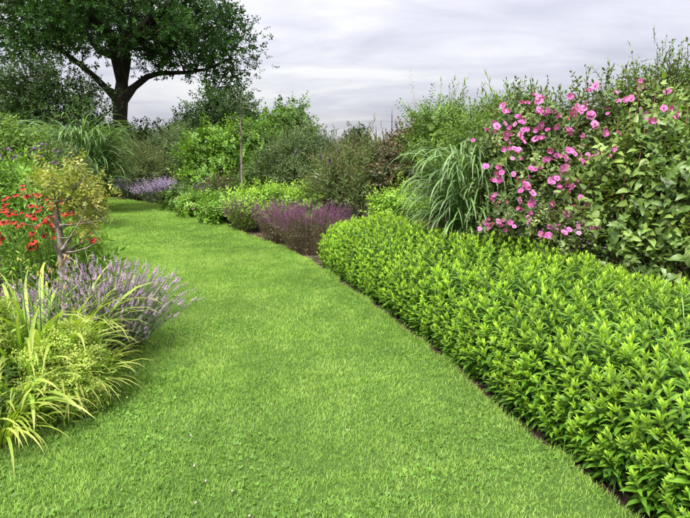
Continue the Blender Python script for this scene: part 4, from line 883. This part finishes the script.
# golden shrub with bare grey trunk
def golden():
    Y = 4.25; base = np.array([*P(66, 262, Y)[:2], 0.0]); th = thing('golden_shrub', 'half bare golden leaved shrub with gnarled grey trunk at left', 'shrub', base)
    rn = [base+[.03, 0, -.03], P(64, 285, Y), P(62, 254, Y), P(59, 226, Y), P(55, 202, Y), P(50, 180, Y)]; rp = [-1, 0, 1, 2, 3, 4]; fx = {0: .040, 1: .036, 2: .032, 3: .027, 4: .018, 5: .009}
    def limb(pl, start, r0, r1):
        cur = start
        for k, (a, b_, dy) in enumerate(pl):
            rn.append(P(a, b_, Y+dy)); rp.append(cur); cur = len(rn)-1; fx[cur] = r0+(r1-r0)*k/max(1, len(pl)-1)
    limb([(66, 200, -.05), (76, 186, -.1), (86, 176, -.12)], 4, 0.0094, 0.0030); limb([(70, 225, -.1), (88, 223, -.15), (101, 219, -.15)], 3, 0.0079, 0.0024)
    limb([(74, 252, -.1), (87, 248, -.18), (100, 240, -.2)], 2, 0.0086, 0.0024); limb([(70, 238, -.12), (81, 220, -.2), (86, 207, -.2)], 2, 0.0086, 0.0024)
    limb([(60, 195, .1), (66, 180, .15), (72, 168, .18)], 4, 0.0086, 0.0030); limb([(46, 190, 0), (43, 175, .05)], 4, 0.0072, 0.0024)
    limb([(48, 214, -.1), (38, 200, -.2), (22, 192, -.25)], 3, 0.0058, 0.0018); limb([(50, 240, -.1), (36, 226, -.2), (18, 222, -.25)], 2, 0.0050, 0.0018)
    limb([(76, 262, -.2), (82, 275, -.3), (88, 262, -.35)], 2, 0.0058, 0.0018); limb([(80, 244, .1), (92, 230, .1), (96, 222, .1)], 2, 0.0058, 0.0018)
    for k in range(60):
        j0 = random.randrange(2, len(rn)); q = rn[j0]+rng.normal(0, .06, 3)+np.array([.03, -.02, .05]); rn.append(q); rp.append(j0); fx[len(rn)-1] = .0018
    nb = len(rn)
    lobes = lobes_px([(54, 184, 4.2, .07, .14, .07), (76, 183, 4.2, .08, .14, .07), (93, 198, 4.2, .07, .14, .09), (48, 177, 4.35, .06, .08, .04), (84, 210, 4.42, .10, .1, .09), (68, 175, 4.4, .06, .08, .03), (97, 212, 4.4, .05, .07, .08), (88, 222, 4.2, .09, .08, .06), (68, 202, 4.3, .07, .1, .05), (100, 190, 4.25, .04, .08, .05), (74, 168, 4.3, .05, .08, .03)])
    pos, od = in_lobes(lobes, 140, .15, -1)
    nodes, par, _ = grow((rn, rp), pos)
    build('trunk', limb_mesh(nodes, par, .0022, .5, fx, .012), [M['greybark']], th, base=base)
    fb = Buf(); scatter(fb, [spray(7, .07, .036, .022, 1.0, seg=2, prof='ovate', stem=False) for _ in range(4)], pos, od, 5, .045, (.6, 1.3), upw=.8)
    build('foliage', fb, [M['gold']], th, kind='stuff', base=base)
    dl = tmesh('withered_leaf', ribbon(.12, .022, 5, .2, -.5, 0, 'leaf', .35, wav=.1, twist=.8), [M['dead']], .05); dl2 = tmesh('withered_leaf', ribbon(.11, .012, 5, .3, -.4, 0, 'leaf', .35, twist=.5), [M['dead']], .95)
    for k, (px, py, m_) in enumerate(((94, 209, dl), (96, 213, dl2), (98, 217, dl), (93, 205, dl2), (95, 216, dl2), (78, 172, dl2), (76, 170, dl2))):
        place('withered_leaf', m_, th, base, P(px, py, 4.05), rotz(rng.normal(0, .4)) @ np.array(Matrix.Rotation(.6 if k < 5 else -.8, 3, 'Y')), .6)
golden()

# foreground strap leaves, froth, buds
random.seed(71)
th, bs = clump_grass('daylily_plant', 'upright green strap leaves with yellow budded stems, left foreground', [*P(30, 330, 3.3)[:2], 0], 210, .98, .025, 'day', .27, (1.36, 1.57), (-.9, .9), seg=8, parts=210, pw=2.2, pname='leaf', fold=.25)
budt = lambda: merge([moved(blob(.0052, .036, 6, .5), R=np.array(Matrix.Rotation(random.uniform(-.5, .5), 3, 'Y')), loc=(random.gauss(0, .012), random.gauss(0, .012), .02+random.uniform(0, .03))) for _ in range(4)])
bm_ = [tmesh('bud', budt(), [M['bud']], r_) for r_ in (.1, .4, .7, 1)]
st = Buf()
for (px, py) in ((20, 262), (12, 275), (26, 272), (36, 270), (40, 278), (21, 285), (30, 290), (52, 275), (60, 268), (65, 262), (68, 275), (72, 280), (58, 284), (48, 290), (8, 290), (66, 290), (75, 268)):
    c = P(px, py, 3.25+rng.uniform(-.12, .2)); g = bs+[(c[0]-bs[0])*.4, (c[1]-bs[1])*.5, 0]; m_ = (g+c)/2+rng.normal(0, .015, 3)
    st.one(tube([g, m_, c], [.0042, .0035, .0025], 4), rng.random()); place('bud', bm_[rng.integers(4)], th, bs, c, frames(np.array([[rng.normal(0, .2), rng.normal(0, .2), 1]]))[0], rng.uniform(.55, .85))
build('stems', st, [M['greenstem']], th, kind='stuff', base=bs)
clump_grass('sedge_plant', 'yellow edged arching blades fanning right beside the lavender', [*P(74, 370, 3.08)[:2], 0], 180, .60, .013, 'yel', .12, (1.2, 1.55), (-1.2, -.2), seg=8, parts=180, pname='blade', lean=(.06, -.02), pw=1.8)
clump_grass('sedge_plant', 'yellow striped arching blades at the lower left photo edge', [*P(-6, 420, 2.62)[:2], 0], 150, .58, .015, 'yel', .13, (1.1, 1.5), (-1.3, -.4), seg=9, parts=150, pname='blade', lean=(.1, -.05), pw=1.6)
clump_grass('strap_leaf_plant', 'broad yellow green strap leaves arching through the frothy mound', [*P(20, 385, 2.92)[:2], 0], 80, .72, .021, 'day', .13, (1.2, 1.55), (-1.0, .2), seg=8, parts=80, pname='leaf', fold=.25, lean=(.08, -.05), pw=1.7)
def froth(label, lobes, ncl):
    lb = np.array(lobes); base = np.array([lb[:, 0].mean(), lb[:, 1].mean(), 0.0]); th = thing('froth_plant', label, 'plant', base)
    pos, od = in_lobes(lobes, ncl, .1); ok = pos[:, 2] > .03; pos, od = pos[ok], od[ok]
    fb = Buf(); dots = [merge([moved(diamond(.013, .0095, random.uniform(-.6, 1.2), random.uniform(0, 6.3), (0, 0, 0), .5), loc=(random.gauss(0, .016), random.gauss(0, .016), random.gauss(0, .009))) for _ in range(17)]) for _ in range(5)]
    scatter(fb, dots, pos, od, 8, .035, (.8, 1.25), upw=.6, outw=.6, rw=.3); build('flower_froth', fb, [M['froth']], th, kind='stuff', base=base)
    lf = Buf(); p2_, o2 = in_lobes([(a, b_, c*.7, rx*.85, ry*.85, rz*.8) for (a, b_, c, rx, ry, rz) in lobes], int(ncl*1.3), .3); scatter(lf, [ribbon(.05, .018, 2, 1.1, .4, 0, 'leaf', .2), ribbon(.06, .012, 2, 1.2, .7, 0, 'leaf', .2)], p2_, o2, 16, .05, zmin=.01)
    build('foliage', lf, [M['day']], th, kind='stuff', base=base)
    st = Buf()
    for p in pos[::2]: st.one(tube([base+[(p[0]-base[0])*.4, (p[1]-base[1])*.4, 0], p], [.002, .0013], 3, cap=False))
    build('stems', st, [M['greenstem']], th, kind='stuff', base=base)
froth('frothy yellow green flower mound hanging over the near lawn edge', lobes_px([(72, 336, 3.10, .13, .10, .045), (48, 356, 2.98, .13, .10, .04), (86, 360, 3.0, .09, .09, .045), (44, 386, 2.85, .12, .10, .05), (74, 382, 2.88, .11, .10, .05), (88, 402, 2.9, .05, .08, .055), (60, 400, 2.82, .12, .08, .05)]), 250)
froth('smaller frothy yellow green mound at the left photo edge', lobes_px([(-8, 312, 3.1, .10, .1, .08), (-14, 335, 3.0, .11, .11, .10)]), 60)
# dark leafy ground plants filling the bed edge
random.seed(81)
shrub('ground_plant', 'dark green low leaves under the frothy mound', 'plant', [(*G(30, 408)[:2], .10, .22, .14, .11), (*G(60, 400)[:2], .10, .2, .14, .11), (*G(5, 420)[:2], .10, .16, .14, .10)], 90, 9, [spray(7, .08, .045, .016, 1.0, seg=2) for _ in range(3)], 'mid', cr=.05, stems=3, tip_r=.002, zmin=.04)
shrub('phlox_plant', 'small purple flowered plant at the foot of the hibiscus', 'plant', lobes_px([(560, 232, 5.0, .2, .15, .12), (580, 240, 4.8, .15, .15, .1), (545, 222, 5.2, .15, .15, .1)]), 40, 8, [spray(8, .12, .05, .018, .9) for _ in range(3)]+[merge([mat_id(moved(blob(.009, .006, 5, .5, 1), loc=(random.gauss(0, .03), random.gauss(0, .03), random.gauss(.1, .02))), 2) for _ in range(3)]) for _ in range(1)], 'hib', cr=.06, stems=3, tip_r=.002)
for o in bpy.data.objects:
    if o.name.startswith('foliage') and o.parent and o.parent.name.startswith('phlox_plant'): o.data.materials.append(M['verb'])
print("TRIANGLES", TRIS, "OBJECTS", len(bpy.data.objects))
